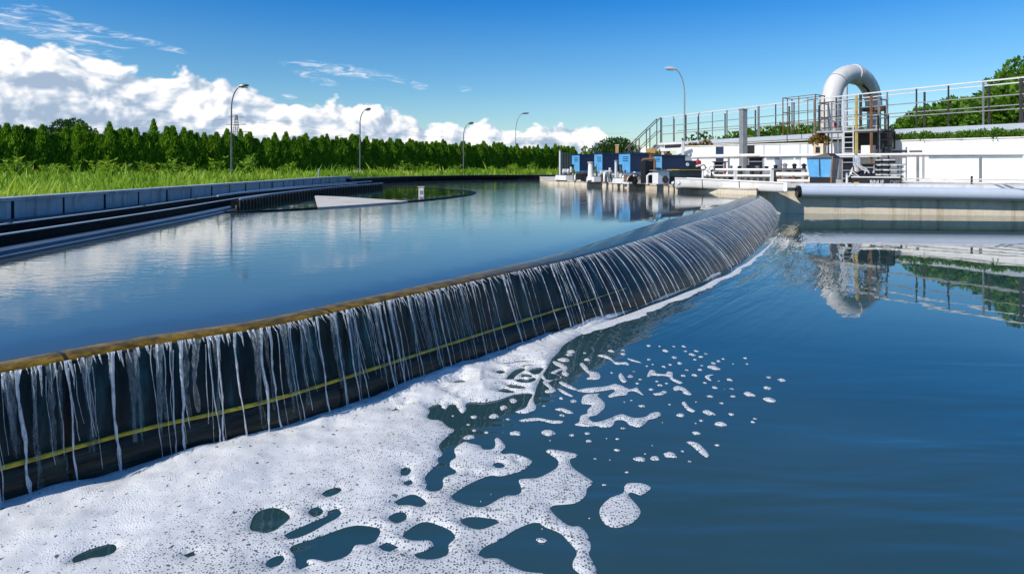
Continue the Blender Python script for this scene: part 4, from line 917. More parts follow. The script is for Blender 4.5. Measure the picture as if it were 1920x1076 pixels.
# power pylon and lines far behind the hedge
c = XY(443, 300); t = thing('power_pylon', 'faint lattice power pylon far behind the hedge', 'pylon', (*c, ZG)); q = MB(); H = 25
for sx, sy in ((-1, -1), (1, -1), (1, 1), (-1, 1)): q.bar((c[0]+sx*2.4, c[1]+sy*2.4, ZG), (c[0]+sx*.35, c[1]+sy*.35, H), .22)
for k in range(9):
    z = ZG+k*2.7; a = 2.4-(2.05*k*2.7/H); b = 2.4-(2.05*(k+1)*2.7/H)
    for s in (-1, 1): q.bar((c[0]-s*a, c[1]-a, z), (c[0]+s*b, c[1]-b, z+2.7), .14); q.bar((c[0]-s*a, c[1]+a, z), (c[0]+s*b, c[1]+b, z+2.7), .14)
q.build('lattice', M['steel'], t); q = MB()
for z, w in ((17, 5.5), (20.5, 4.6), (24, 3.4)): q.bar((c[0]-w, c[1], z), (c[0]+w, c[1], z), .3); q.bar((c[0]-w, c[1], z), (c[0], c[1], z+1.3), .15); q.bar((c[0]+w, c[1], z), (c[0], c[1], z+1.3), .15)
q.build('cross_arm', M['steel'], t)
for zz, w, lb in ((17, -5.5, 'low'), (20.5, 4.6, 'middle'), (24, -3.4, 'top')):
    q = MB()
    for x0, x1, y1 in ((c[0], c[0]-330, 340), (c[0], c[0]+210, 420)):
        q.tube([Vector((x0+w+(x1-x0)*f, c[1]+(y1-c[1])*f, zz-1-6*math.sin(math.pi*f))) for f in np.linspace(0, 1, 13)], .03, 4)
    o = q.build('power_line', M['cable']); tag(o, lb+' power cable sagging across the sky from the far pylon', 'cable', 'power cables')
# ------------------------------------------------------------------ right-hand yard, platform and walls
o = MB().prism([tuple(q) for q in YARD], -.1, .545).build('yard', M['concrete']); tag(o, 'pale concrete yard behind the basins', kind='structure')
t = thing('platform_wall', 'tan stained concrete edge of the platform carrying the blue motor hoods', 'wall', (3.2, 17.2, .4))
mb = MB(); mb.sweep(EDGE, [(-.035, -.05), (-.002, -.05), (-.002, .515), (-.035, .515)]); mb.build('wall', M['tan_wall'], t)
mb = MB(); mb.sweep(EDGE, [(-.05, .517), (.0, .517), (.0, .549), (-.05, .549)]); mb.build('coping', M['concrete'], t)
t = thing('basin_wall', 'tan algae stained wall of the lower basin under the grey pipe', 'wall', (8, 12.7, .2))
mb = MB(); mb.sweep(LOW, [(-.04, -.05), (-.002, -.05), (-.002, .545), (-.04, .545)]); mb.build('wall', M['tan_wall'], t)
mb = MB(); mb.sweep(LOW, [(-.10, .548), (.45, .556), (.45, .63), (-.10, .63)]); mb.build('coping', M['white_paint'], t)
t = thing('grey_pipe', 'thick blue grey pipe with a black end band along the lower basin wall', 'pipe', (6, 13.1, .47))
pp = [Vector((6.03, 13.52, .465)), Vector((7.27, 13.37, .455)), Vector((10.27, 12.75, .43)), Vector((14.5, 10.97, .42)), Vector((20, 7.4, .42))]
mb = MB(); mb.tube(pp, [.122, .126, .128, .128, .128], 24); mb.build('pipe', M['pipe_grey'], t, True)
d = (pp[1]-pp[0]).normalized(); mb = MB(); mb.cyl(pp[0]-d*.02, pp[0]+d*.05, .126, n=24); mb.build('end_band', M['black'], t, True)
mb = MB(); mb.bar(pp[1]+Vector((.05, .10, .10)), pp[2]+Vector((0, .10, .10)), .03, .02); mb.build('pipe_shadow_strip', M['black'], t)  # black strip paints the shadow line above the pipe

E1 = Vector((.39, -.92, 0)); E2 = Vector((.92, .39, 0)); RZ = math.atan2(.39, .92)
def PL(x, Y): c = XY(x, Y); return Vector((c[0], c[1], 0))
def hood(x, Y, w1, w2, z0, z1, notch, label, mats=('blue', 'navy')):
    """sheet-metal motor cover seen corner-on: the face turned to the water is stepped"""
    o0 = PL(x, Y); t = thing('motor_hood', label, 'machine cover', (o0.x, o0.y, .55), 0, 'blue machine covers on the platform')
    h = z1-z0; zn = z0+h*.42
    if notch: pr = [(0, z1), (w1, z1), (w1, z0), (w1*.45, z0), (w1*.3, z0+.08), (w1*.3, zn), (0, zn)]
    else: pr = [(0, z1), (w1, z1), (w1, z0), (0, z0)]
    vs = []
    for k in (0, 1):
        for a, z in pr: q = o0+E1*a+E2*(k*w2); vs.append((q.x, q.y, z))
    n = len(pr); mb = MB(); mb.add(vs, [tuple(range(n)), tuple(range(2*n-1, n-1, -1))]+[(i, n+i, n+(i+1) % n, (i+1) % n) for i in range(n)])
    cv = mb.build('cover', M[mats[0]], t, bevel=.012)
    q = o0+E1*(w1+.004)+E2*(w2/2); mb = MB(); mb.box((q.x, q.y, z0+h*.52), (w2*.97, .008, h*.9), RZ); mb.build('shaded_side', M[mats[1]], t)  # navy sheet puts the cover's shaded side into the colour
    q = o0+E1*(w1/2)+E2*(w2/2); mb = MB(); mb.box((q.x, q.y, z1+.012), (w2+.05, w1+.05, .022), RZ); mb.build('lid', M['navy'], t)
    mb = MB()
    for k in range(3): q = o0+E1*(w1*.62)-E2*.004; mb.box((q.x, q.y, z0+h*(.62+.1*k)), (.008, w1*.5, h*.03), RZ)
    mb.build('louvre', M['navy'], cv); mb = MB()
    for a in (.12, .9):
        for b in (.1, .9): q = o0+E1*(w1*a)+E2*(w2*b); mb.bar((q.x, q.y, .55), (q.x, q.y, z0+.02 if a > .3 else zn), .045)
    mb.build('frame', M['steel_dark'], t)
    q = o0+E1*(w1*.55)+E2*(w2*.45); mb = MB(); mb.lathe((q.x, q.y, .55), [(.17, 0), (.17, .08), (.11, .1), (.11, z0-.57)], 14); mb.build('motor', M['white_paint'], t, True); return t
hood(1072, 20.6, .50, .55, .83, 1.36, True, 'leftmost stepped blue machine cover on the platform')
hood(1114, 19.2, .46, .60, .80, 1.37, True, 'second stepped blue machine cover from the left, behind the white cone')
hood(1160, 17.8, .56, .62, .82, 1.35, True, 'largest blue machine cover with a broad shaded side painted navy')
hood(1225, 16.0, .34, .72, .90, 1.26, False, 'low blue machine cover, its broad shaded side painted navy')
# tan-white machine bases and pumps along the platform
def slab(x, Y, w1, w2, z0, z1, name, label, m='white_paint', cat='plinth', top=None):
    o0 = PL(x, Y); q = o0+E1*(w1/2)+E2*(w2/2); t = thing(name, label, cat, (q.x, q.y, z0)); mb = MB(); mb.box((q.x, q.y, (z0+z1)/2), (w2, w1, z1-z0), RZ, taper=.94); mb.build('block', M[m], t, bevel=.01)
    mb = MB(); mb.box((q.x, q.y, z1+.011), (w2*.9, w1*.9, .02), RZ); mb.build('top_plate', M[top or 'steel'], t); return t
slab(1040, 21.2, .8, .5, .547, .70, 'machine_plinth', 'white machine plinth at the left end of the platform')
slab(1085, 19.2, .9, .5, .547, .69, 'machine_plinth', 'long white machine plinth below the dark dome')
slab(1147, 17.0, .8, .5, .547, .68, 'machine_plinth', 'white machine plinth left of the rusty flywheel')
slab(1160, 17.3, .1, .9, .62, .80, 'back_plinth', 'cream wall block under the largest blue cover', 'concrete')
def pump(x, Y, ln, r, z, label, m='white_paint', name='pump_motor', cat='motor'):
    o0 = PL(x, Y); t = thing(name, label, cat, (o0.x, o0.y, .58)); a = Vector((o0.x, o0.y, z)); b = a+E1*ln*.4+E2*ln*.5
    mb = MB(); mb.tube([a, a+(b-a)*.06, a+(b-a)*.9, b], [r*.7, r, r, r*.8], 14); mb.build('casing', M[m], t, True)
    mb = MB()
    for k in range(6): q = a+(b-a)*(.2+.1*k); mb.cyl(q, q+(b-a)*.03, r*1.1, n=14)
    mb.build('cooling_fin', M['steel'], t, True); mb = MB(); mb.box(((a.x+b.x)/2, (a.y+b.y)/2, (.547+z-r*.5)/2), (ln*.4, r*1.2, z-r*.5-.547), RZ); mb.build('foot', M['steel_dark'], t)
    mb = MB(); mb.tube([b, b+(b-a)*.25, b+(b-a)*.3+Vector((0, 0, .16))], r*.4, 8); mb.build('outlet', M['white_paint'], t, True); return t
pump(1055, 20.7, .34, .10, .82, 'white pump motor beside the slim white post')
pump(1172, 16.9, .30, .08, .70, 'small pump motor half hidden by the rusty flywheel', 'steel_dark')
pump(1125, 18.2, .34, .09, .80, 'pale blue pump motor in front of the second blue cover', 'pipe_grey')
pump(1146, 17.6, .22, .07, .68, 'black pump at the platform edge below the second blue cover', 'black')
t0 = PL(1091, 18.9); t = thing('dark_dome', 'squat black domed drum on the platform', 'drum', (t0.x, t0.y, .6)); mb = MB(); mb.lathe((t0.x, t0.y, .60), [(.17, 0), (.18, .14), (.19, .15), (.19, .18)], 18); mb.build('drum', M['black'], t, True); mb = MB(); mb.lathe((t0.x, t0.y, .78), [(.185, 0), (.15, .03), (.06, .05)], 18); mb.build('lid', M['steel_dark'], t, True)
t0 = PL(1107.5, 18.6); t = thing('white_cone', 'white tapering column in front of the second blue cover', 'column', (t0.x, t0.y, .6)); mb = MB(); mb.lathe((t0.x, t0.y, .60), [(.13, 0), (.12, .05), (.085, .12), (.07, .50)], 14); mb.build('column', M['white_paint'], t, True); mb = MB(); mb.lathe((t0.x, t0.y, 1.10), [(.095, 0), (.095, .03)], 14); mb.build('flange', M['concrete'], t, True)
def post(x, Y, z1, r, label, m='rail_white', name='post', z0=.547):
    q = PL(x, Y); t = thing(name, label, 'post', (q.x, q.y, z0)); mb = MB(); mb.cyl((q.x, q.y, z0), (q.x, q.y, z1), r, r*.92, 10); mb.build('pole', M[m], t, True)
    mb = MB(); mb.lathe((q.x, q.y, z1), [(r*1.25, 0), (r*1.25, .025), (r*.5, .04)], 10); mb.build('cap', M['steel'], t, True); mb = MB(); mb.lathe((q.x, q.y, z0), [(r*2, 0), (r*2, .03), (r*1.1, .05)], 10); mb.build('base_flange', M['steel'], t, True); return t
post(1050, 21.0, 1.50, .035, 'slim white post at the left end of the platform')
post(1155, 17.3, 1.13, .04, 'short white post between the second and the largest blue cover')
q = PL(1061, 22.5); t = thing('green_panel', 'tall dark green sheet panel behind the slim white post', 'panel', (q.x, q.y, .55)); mb = MB(); mb.box((q.x, q.y, 1.03), (.42, .03, .9), 0); mb.build('sheet', M['blackgreen_panel'], t); mb = MB()
for k in range(5): mb.box((q.x-.18+.09*k, q.y-.022, 1.03), (.015, .012, .88))
mb.build('rib', M['black'], t)
q = PL(1157, 24); t = thing('chimney_post', 'square pale post standing behind the blue covers', 'post', (q.x, q.y, .55)); mb = MB(); mb.box((q.x, q.y, 1.17), (.10, .10, 1.24)); mb.build('post', M['ochre'], t); mb = MB(); mb.box((q.x, q.y, 1.80), (.13, .13, .03)); mb.build('cap', M['concrete'], t)
R = random.Random(21)
for k, (x, Y, m_, lb) in enumerate(((1078, 20.0, 'white_paint', 'white pipe elbow below the leftmost blue cover'), (1098, 18.9, 'steel_dark', 'dark pipe elbow between dome and white cone'), (1133, 17.8, 'white_paint', 'white pipe elbow under the second blue cover'), (1168, 16.6, 'steel', 'grey pipe elbow at the short white post'), (1214, 15.2, 'white_paint', 'white pipe elbow before the black box'), (1248, 15.2, 'steel_dark', 'dark pipe elbow above the white cabinet'))):
    q = PL(x, Y); t = thing('pipe_elbow', lb, 'pipe', (q.x, q.y, .55)); h = R.uniform(.14, .30); u = E2*R.uniform(.12, .25)+E1*R.uniform(-.1, .15)
    mb = MB(); mb.tube([q+Vector((0, 0, .54)), q+Vector((0, 0, .54+h)), q+u*.3+Vector((0, 0, .58+h)), q+u+Vector((0, 0, .58+h))], .03, 8); mb.build('pipe', M[m_], t, True); mb = MB(); e_ = q+u+Vector((0, 0, .58+h)); mb.cyl(tuple(e_), tuple(e_+u.normalized()*.03), .05, n=10); mb.build('flange', M['steel'], t, True); mb = MB(); mb.lathe((q.x, q.y, .545), [(.055, 0), (.055, .025)], 10); mb.build('base_flange', M['rust'], t, True)
# hoop frame, flywheel, cabinet, teal container
a = PL(1204, 15.7); b = PL(1226, 15.3); t = thing('hoop_frame', 'rust grey pipe hoop framing a black box beside the largest blue cover', 'frame', (a.x, a.y, .58))
mb = MB(); mb.tube([(a.x, a.y, .58), (a.x, a.y, 1.14), (a.x+.02, a.y-.01, 1.17), (b.x, b.y, 1.18), (b.x+.02, b.y, 1.15), (b.x+.02, b.y, .58)], .028, 8); mb.build('hoop', M['rust'], t, True); mb = MB(); m_ = (a+b)/2+Vector((.03, .14, 0)); mb.box((m_.x, m_.y, .86), (.30, .2, .54), RZ); mb.build('box', M['black'], t, bevel=.01)
q = PL(1190, 15.9); t = thing('flywheel', 'half sunk rusty flywheel with spokes at the platform edge', 'wheel', (q.x, q.y, .6)); mb = MB(); ring = []
for k in range(25):
    an = math.pi*k/24; ring.append(Vector((q.x, q.y, .60))+E1*0+E2*(.22*math.cos(an))+Vector((0, 0, .22*math.sin(an))))
mb.tube(ring, .022, 8); rm_ = mb.build('rim', M['steel'], t, True); mb = MB()
for k in range(1, 6): mb.bar((q.x, q.y, .60), ring[k*4], .016)
mb.build('spoke', M['steel_dark'], rm_); mb = MB(); mb.tube([Vector((q.x, q.y, .6))-E1*.06, Vector((q.x, q.y, .6))+E1*.06], .04, 10); mb.build('hub', M['black'], t, True); mb = MB(); r0 = Vector((q.x, q.y, .68))-E2*.05+E1*-.1; mb.box(tuple(r0), (.34, .18, .14), RZ, .8); mb.build('guard', M['rust'], t, bevel=.01)
q = PL(1239, 14.7); t = thing('control_cabinet', 'white cabinet with a round fan grille in front of the low navy cover', 'cabinet', (q.x, q.y, .58)); mb = MB(); mb.box((q.x, q.y, .74), (.32, .22, .30), RZ); cs2 = mb.build('case', M['white_paint'], t, bevel=.01); mb = MB(); mb.box((q.x, q.y, .905), (.42, .28, .02), RZ); mb.build('top', M['steel'], t)
g = Vector((q.x, q.y, .70))+E1*.112+E2*.04; mb = MB(); mb.cyl(tuple(g), tuple(g+E1*.012), .085, n=18); mb.build('fan_grille', M['steel_dark'], cs2, True); mb = MB()
for k in range(5): p_ = Vector((q.x, q.y, .93))+E2*(-.14+.07*k); mb.box(tuple(p_), (.03, .03, .03+.02*(k % 2)), RZ)
mb.build('knob', M['black'], t)
q = PL(1284, 15.0); t = thing('teal_container', 'big dark teal container with a rusty yellow rim at the platform edge', 'container', (q.x, q.y, .58)); mb = MB(); mb.box((q.x, q.y, .745), (.62, .42, .33), RZ, 1.04); mb.build('body', M['teal_dark'], t, bevel=.012); mb = MB(); mb.box((q.x, q.y, .918), (.68, .47, .016), RZ); mb.build('rim', M['gold'], t); mb = MB(); mb.box((q.x, q.y, .935), (.60, .40, .02), RZ); mb.build('load', M['black'], t)
for k, (px_, pz) in enumerate(((1262, .60), (1273, .595))):
    q2 = PL(px_, 14.35); t = thing('buoy', ('left' if k == 0 else 'right')+' of two white floats lying before the teal container', 'float', (q2.x, q2.y, .56)); mb = MB(); mb.lathe((q2.x, q2.y, pz-.015), [(.015, 0), (.035, .015), (.042, .035), (.035, .06), (.012, .075)], 12); mb.build('ball', M['white_paint'], t, True); mb = MB(); mb.tube([(q2.x, q2.y, pz+.055), (q2.x+.01, q2.y, pz+.075), (q2.x+.02, q2.y, pz+.055)], .005, 5); mb.build('eyelet', M['steel'], t)
# vehicle-like dark unit with red lamp behind
q = PL(1291, 18.2); t = thing('engine_unit', 'dark engine unit with a red tank end behind the teal container', 'engine', (q.x, q.y, .55)); mb = MB(); mb.box((q.x, q.y, 1.0), (.62, .40, .32), RZ, .85); mb.build('casing', M['teal_dark'], t, bevel=.03); mb = MB(); mb.box((q.x, q.y, .69), (.5, .35, .28), RZ); mb.build('base', M['black'], t)
r0 = Vector((q.x, q.y, 1.10))+E2*.20+E1*.1; mb = MB(); mb.tube([tuple(r0), tuple(r0+E1*.12)], .075, 12); mb.build('red_tank', M['red'], t, True); mb = MB(); mb.tube([tuple(Vector((q.x, q.y, 1.0))+E1*.2+E2*.1), tuple(Vector((q.x, q.y, 1.05))+E1*.3+E2*.3), tuple(Vector((q.x, q.y, .8))+E1*.32+E2*.45)], .03, 8); mb.build('hose', M['white_paint'], t, True)
mb = MB(); r0 = Vector((q.x, q.y, 1.05))+E1*.2-E2*.2; mb.cyl(tuple(r0), tuple(r0+E1*.02), .05, n=14); mb.build('dial', M['white_paint'], t, True)
for k, (xx, z) in enumerate(((1318, .92), (1334, .88))):
    q = PL(xx, 17.4); t = thing('valve_stand', ('white piped' if k == 0 else 'low black')+' valve stand right of the engine unit', 'valve', (q.x, q.y, .55)); mb = MB(); mb.tube([(q.x, q.y, .55), (q.x, q.y, z), (q.x+.12, q.y, z+.04), (q.x+.2, q.y-.05, z-.1)], .025, 8); mb.build('pipe', M['white_paint' if k == 0 else 'steel_dark'], t, True); mb = MB(); ring = [Vector((q.x+.07*math.cos(a), q.y-.03, z+.05+.07*math.sin(a))) for a in np.linspace(0, 2*math.pi, 13)]; mb.tube(ring, .01, 5); mb.build('handwheel', M['black'], t, True); mb = MB(); mb.box((q.x, q.y, .6), (.16, .12, .09)); mb.build('foot', M['black'], t)
q = PL(1359, 17.6); t = thing('red_float', 'small red float hanging on the pale low railing', 'float', (q.x, q.y, .85)); mb = MB(); mb.lathe((q.x, q.y, .83), [(.02, 0), (.06, .02), (.065, .07), (.05, .11), (.015, .12)], 12); mb.build('ball', M['red'], t, True); mb = MB(); mb.cyl((q.x, q.y, .94), (q.x, q.y, .99), .008, n=5); mb.build('cord', M['black'], t)

# white half-pipe trough with a scooped mouth
def halfpipe(path, rad, n=14, wall=.018):
    mb = MB(); P = [Vector(p) for p in path]; vs = []; k = n+1
    for i, p in enumerate(P):
        d = (P[min(i+1, len(P)-1)]-P[max(i-1, 0)]); d.z = 0; d.normalize(); u = Vector((d.y, -d.x, 0)); r = rad[i]
        for rr in (r, r-wall):
            for j in range(k): a = math.pi*j/n; ca = math.cos(a); vs.append(p+u*(math.copysign(abs(ca)**.35, ca)*rr*.68)+Vector((0, 0, -math.sin(a)*rr)))
    fs = []
    for i in range(len(P)-1):
        A, B = i*2*k, (i+1)*2*k
        for j in range(n): fs.append((A+j, A+j+1, B+j+1, B+j)); fs.append((A+k+j+1, A+k+j, B+k+j, B+k+j+1))
        fs.append((A, B, B+k, A+k)); fs.append((A+n, A+k+n, B+k+n, B+n))
    for A in (0, (len(P)-1)*2*k):
        for j in range(n): fs.append((A+j, A+j+1, A+k+j+1, A+k+j))
    return mb.add(vs, fs)
t = thing('trough', 'long white half pipe trough with a scooped mouth at the weir end', 'trough', (4.9, 14.0, .6))
a = Vector((3.83, 14.72, .735)); b = Vector((5.62, 13.16, .655)); fr = [0, .05, .10, .16, .6, 1]; path = [a+(b-a)*f for f in fr]
halfpipe(path, [.265, .235, .225, .22, .21, .20]).build('channel', M['cream_pipe'], t, True)
mb = MB(); dd = (b-a).normalized(); uu = Vector((dd.y, -dd.x, 0))
for s in (-1, 1): mb.tube([p+uu*s*(r*.68+.004) for p, r in zip(path, [.265, .235, .225, .22, .21, .20])], .012, 6)
mb.build('rim', M['white_paint'], t, True); mb = MB()
for f in (.27, .62):
    p = a+(b-a)*f
    ring = [p+uu*(math.copysign(abs(math.cos(x))**.35, math.cos(x))*.156)+Vector((0, 0, -math.sin(x)*.228)) for x in np.linspace(0, math.pi, 13)]; mb.tube(ring, .006, 5)
mb.build('joint_band', M['black'], t, True)
for f in (.25, .5, .8):
    p = a+(b-a)*f+Vector((.12, .05, 0)); mb = MB(); mb.box((p.x, p.y, .56), (.20, .16, .06), RZ); mb.build('saddle', M['concrete'], t)

# low pale railing, pump row and pipes behind the trough
def railing(name, label, pts, z0, hts, sp, r, m, mp=None, group=None, sq=False, extra_top=0):
    P, S = resample(np.array(pts, float), sp); t = thing(name, label, 'railing', (P[0][0], P[0][1], z0), 0, group)
    for h in hts:
        mb = MB(); mb.tube([Vector((x, y, z0+h)) for x, y in P], r, 6); mb.build('rail', M[m], t, True)
    for x, y in P:
        mb = MB(); w = r*2.1; mb.box((x, y, z0+(max(hts)+extra_top)/2), (w, w, max(hts)+extra_top)); mb.build('post', M[mp or m], t)
    return t
railing('low_railing', 'thick pale low railing behind the white trough', [PL(1316, 17.6)[:2], PL(1366, 17.2)[:2], PL(1412, 16.9)[:2], PL(1447, 16.7)[:2]], .55, (.20, .36), .74, .035, 'rail_white')
q0 = PL(1318, 18.4); q1 = PL(1452, 17.2); qc = (q0+q1)/2; t = thing('culvert', 'low dark mossy culvert block behind the pale low railing', 'culvert', (qc.x, qc.y, .55)); mb = MB(); mb.box((qc.x, qc.y, .63), ((q1-q0).length, .3, .165), math.atan2((q1-q0).y, (q1-q0).x)); mb.build('block', M['moss_dark'], t, bevel=.01); 
for k in range(12): q = q0+(q1-q0)*((k+.5)/12); mb = MB(); mb.box((q.x-.08, q.y-.15, .63), (.05, .05, .11)); mb.build('grating_bar', M['steel'], t)
t = thing('pump_row', 'row of dark valves and pumps along the yard behind the low railing', 'pumps', (7, 18, .55)); mb = MB(); q0 = PL(1366, 18.6); q1 = PL(1512, 17.6); mb.tube([(q0.x, q0.y, .90), (q1.x, q1.y, .90)], .045, 8); mb.build('header_pipe', M['black'], t, True)
R = random.Random(4)
for k in range(9):
    q = q0+(q1-q0)*(k/8.5+.03); mb = MB(); h = R.uniform(.06, .16); mb.lathe((q.x, q.y, .94), [(.05, 0), (.05, h*.5), (.075, h*.55), (.075, h*.7), (.02, h)], 10); mb.build('valve', M['black' if k % 3 else 'steel'], t, True)
    mb = MB(); mb.box((q.x, q.y, .72), (.10, .16, .34), .3*k); mb.build('pump_body', M['steel_dark' if k % 2 else 'steel'], t)
t = thing('feed_pipe', 'cream horizontal feed pipe running to the blue skip', 'pipe', (7.2, 16.6, .6)); q0 = PL(1456, 16.6); q1 = PL(1518, 16.2); mb = MB(); mb.tube([(q0.x, q0.y, .79), (q1.x, q1.y, .79)], .062, 12); mb.tube([(q0.x, q0.y-.05, .63), (q1.x, q1.y-.05, .63)], .04, 10); mb.build('pipe', M['cream_pipe'], t, True); 
for f in (.1, .5, .9): q = q0+(q1-q0)*f; mb = MB(); mb.box((q.x, q.y, .66), (.05, .12, .2)); mb.build('support', M['rust'], t)
def hpipe(x0, x1, Y0, Y1, y0, y1, r, label, m, name='overhead_pipe', posts=()):
    a, b = W(x0, y0, Y0), W(x1, y1, Y1); t = thing(name, label, 'pipe', tuple(a)); mb = MB(); mb.tube([a, b], r, 12); mb.build('pipe', M[m], t, True)
    for f in posts:
        q = a+(b-a)*f; mb = MB(); mb.bar((q.x, q.y, .55), (q.x, q.y, q.z-r), .05); mb.build('support', M['steel'], t)
    return t
hpipe(1299, 1424, 20.5, 19.6, 294, 291.5, .058, 'thick white overhead pipe left of the tall grey column', 'cream_pipe', posts=(.08, .55, .97))
hpipe(1424, 1640, 19.8, 18.2, 293, 290, .036, 'thin white overhead pipe running on to the ladder tower', 'cream_pipe', posts=(.2, .62))
hpipe(1640, 1935, 18.4, 16.2, 290, 288.5, .034, 'thin white overhead pipe in front of the long white wall', 'cream_pipe', posts=(.3, .7))

def rack(x0, x1, Y, z0, z1, name, label, m, cat, dep=.3, shelves=3):
    a, b = PL(x0, Y), PL(x1, Y-.15); d = (b-a).normalized(); n_ = Vector((-d.y, d.x, 0)); c_ = (a+b)/2+n_*dep/2; an = math.atan2(d.y, d.x); w = (b-a).length
    t = thing(name, label, cat, (c_.x, c_.y, z0)); mb = MB(); mb.box((c_.x+n_.x*.02, c_.y+n_.y*.02, (z0+z1)/2), (w, dep*.8, z1-z0), an); mb.build('body', M[m], t, bevel=.01)
    mb = MB(); mb.box((c_.x, c_.y, z1+.016), (w+.08, dep+.08, .03), an); mb.build('top', M['steel_dark'], t)
    f_ = c_-n_*(dep*.42+.012)
    for k in range(shelves): z = z0+(z1-z0)*(k+.5)/shelves; mb = MB(); mb.box((f_.x, f_.y, z), (w*.86, .02, .03), an); mb.build('slat', M['steel'], t)
    mb = MB()
    for s in (-.45, .45): mb.box((f_.x+d.x*w*s, f_.y+d.y*w*s, (z0+z1)/2), (.035, .03, z1-z0), an)
    mb.build('upright', M['steel'], t); return t
rack(1338, 1358, 18.9, .55, 1.12, 'switch_cabinet', 'dark switch cabinet behind the red float on the low railing', 'black', 'cabinet')
rack(1402, 1432, 19.3, .55, 1.26, 'shadow_rack', 'tall black rack standing in for the shadow right of the tall grey column', 'black', 'rack')  # black body paints in the shadow beside the column
rack(1446, 1508, 18.9, .55, .86, 'low_bench', 'long low black bench behind the cream feed pipe', 'black', 'bench', shelves=2)
rack(1578, 1604, 17.9, .55, 1.22, 'black_shelter', 'black open shelter between blue skip and ladder tower', 'black', 'shelter', .4)
rack(1614, 1640, 17.8, .55, 1.05, 'black_shelter', 'lower black shelter under the ladder tower beside the pallets', 'teal_dark', 'shelter', .4)
# blue skip, black banner box, yellow bracket
def skip():
    o0 = PL(1512, 16.0); t = thing('blue_skip', 'blue tapered skip with a black gabled lid beside the ladder tower', 'skip', (o0.x, o0.y, .7)); e1 = Vector((.66, -.75, 0)); e2 = Vector((.75, .66, 0)); w1, w2 = .62, .42
    def P_(a, b, z): q = o0+e1*a+e2*b; return (q.x, q.y, z)
    vs = [P_(.05, .05, .73), P_(w1-.04, .05, .73), P_(w1-.04, w2-.05, .73), P_(.05, w2-.05, .73), P_(0, 0, 1.20), P_(w1, 0, 1.20), P_(w1, w2, 1.20), P_(0, w2, 1.20)]
    sb_ = MB().add(vs, [(3,2,1,0), (4,5,6,7), (0,1,5,4), (1,2,6,5), (2,3,7,6), (3,0,4,7)]).build('body', M['blue'], t, bevel=.008)
    MB().add([P_(w1+.002, .02, 1.19), P_(w1-.038, .07, .74), P_(w1-.038, w2-.07, .74), P_(w1+.002, w2-.02, 1.19), P_(w1+.012, .02, 1.19), P_(w1-.028, .07, .74), P_(w1-.028, w2-.07, .74), P_(w1+.012, w2-.02, 1.19)], [(0,1,2,3), (7,6,5,4), (0,4,5,1), (1,5,6,2), (2,6,7,3), (3,7,4,0)]).build('shaded_side', M['navy'], t)  # navy sheet darkens the skip's side that lies in shade
    MB().add([P_(-.04, -.04, 1.205), P_(w1+.04, -.04, 1.205), P_(w1+.04, w2+.04, 1.205), P_(-.04, w2+.04, 1.205), P_(w1*.8, 0, 1.32), P_(w1*.8, w2, 1.32)], [(3,2,1,0), (0,1,4), (1,2,5,4), (2,3,5), (3,0,4,5)]).build('lid', M['black'], t)
    mb = MB(); mb.bar(P_(w1*.52, -.006, .76), P_(w1*.52, -.006, 1.18), .014); mb.build('seam', M['navy'], sb_)
    mb = MB(); mb.bar(P_(w1-.01, -.03, .60), P_(w1+.03, -.03, 1.25), .035); mb.build('corner_post', M['rust'], t)
    mb = MB(); mb.box(P_(w1*.5, w2*.5, .64), (w1*.8, w2*.8, .18), math.atan2(e1.y, e1.x)); mb.build('cradle', M['black'], t); return t
skip()
a = PL(1597, 14.7); b = PL(1690, 14.2); d = (b-a).normalized(); nrm = Vector((d.y, -d.x, 0)); ang = math.atan2(d.y, d.x); c = (a+b)/2
t = thing('name_board', 'long black board with worn white lettering on the coping', 'sign', (c.x, c.y, .56)); mb = MB(); mb.box((c.x, c.y, .650), ((b-a).length, .12, .18), ang); mb.build('board', M['black'], t)
mb = MB(); mb.box((c.x, c.y, .755), ((b-a).length+.02, .15, .026), ang); mb.build('top_rail', M['rail_white'], t)
def text(s, x0, w, z, h, mat, nm):
    cu = bpy.data.curves.new('lettering', 'FONT'); cu.body = s; cu.size = 1; cu.extrude = .01; ob = bpy.data.objects.new('tmp', cu); COL.objects.link(ob); bpy.context.view_layer.update()
    me = bpy.data.meshes.new_from_object(ob.evaluated_get(bpy.context.evaluated_depsgraph_get())); bpy.data.objects.remove(ob)
    co = np.empty(len(me.vertices)*3, np.float32); me.vertices.foreach_get('co', co); co = co.reshape(-1, 3); lo, hi = co.min(0), co.max(0)
    u = (co[:, 0]-lo[0])/(hi[0]-lo[0])*w; vv_ = (co[:, 1]-lo[1])/(hi[1]-lo[1])*h; org = Vector((c.x, c.y, 0))+nrm*.062-d*((b-a).length/2)
    P_ = np.stack([org.x+d.x*(x0+u)+nrm.x*(co[:, 2]-lo[2])*.4, org.y+d.y*(x0+u)+nrm.y*(co[:, 2]-lo[2])*.4, z+vv_], 1)-np.array(t.location)
    me.vertices.foreach_set('co', P_.astype(np.float32).ravel()); me.materials.clear(); me.materials.append(mat); me.update(); o = bpy.data.objects.new(nm, me); COL.objects.link(o); o.parent = t
text('BINUE', .37, .27, .605, .085, M['letters'], 'lettering'); text('DIEDE', .765, .27, .60, .085, M['letters_dim'], 'lettering')
mb = MB(); q = a+d*.10+nrm*.075; mb.box((q.x, q.y, .625), (.11, .03, .03), ang); mb.box((q.x, q.y, .592), (.05, .03, .035), ang); mb.build('bracket', M['gold'], t)
for x, Y, z1, lb in ((1588, 14.3, .82, 'white'),):
    post(x, Y, z1, .026, 'short white post left of the black board', 'rail_white', 'post', .56)
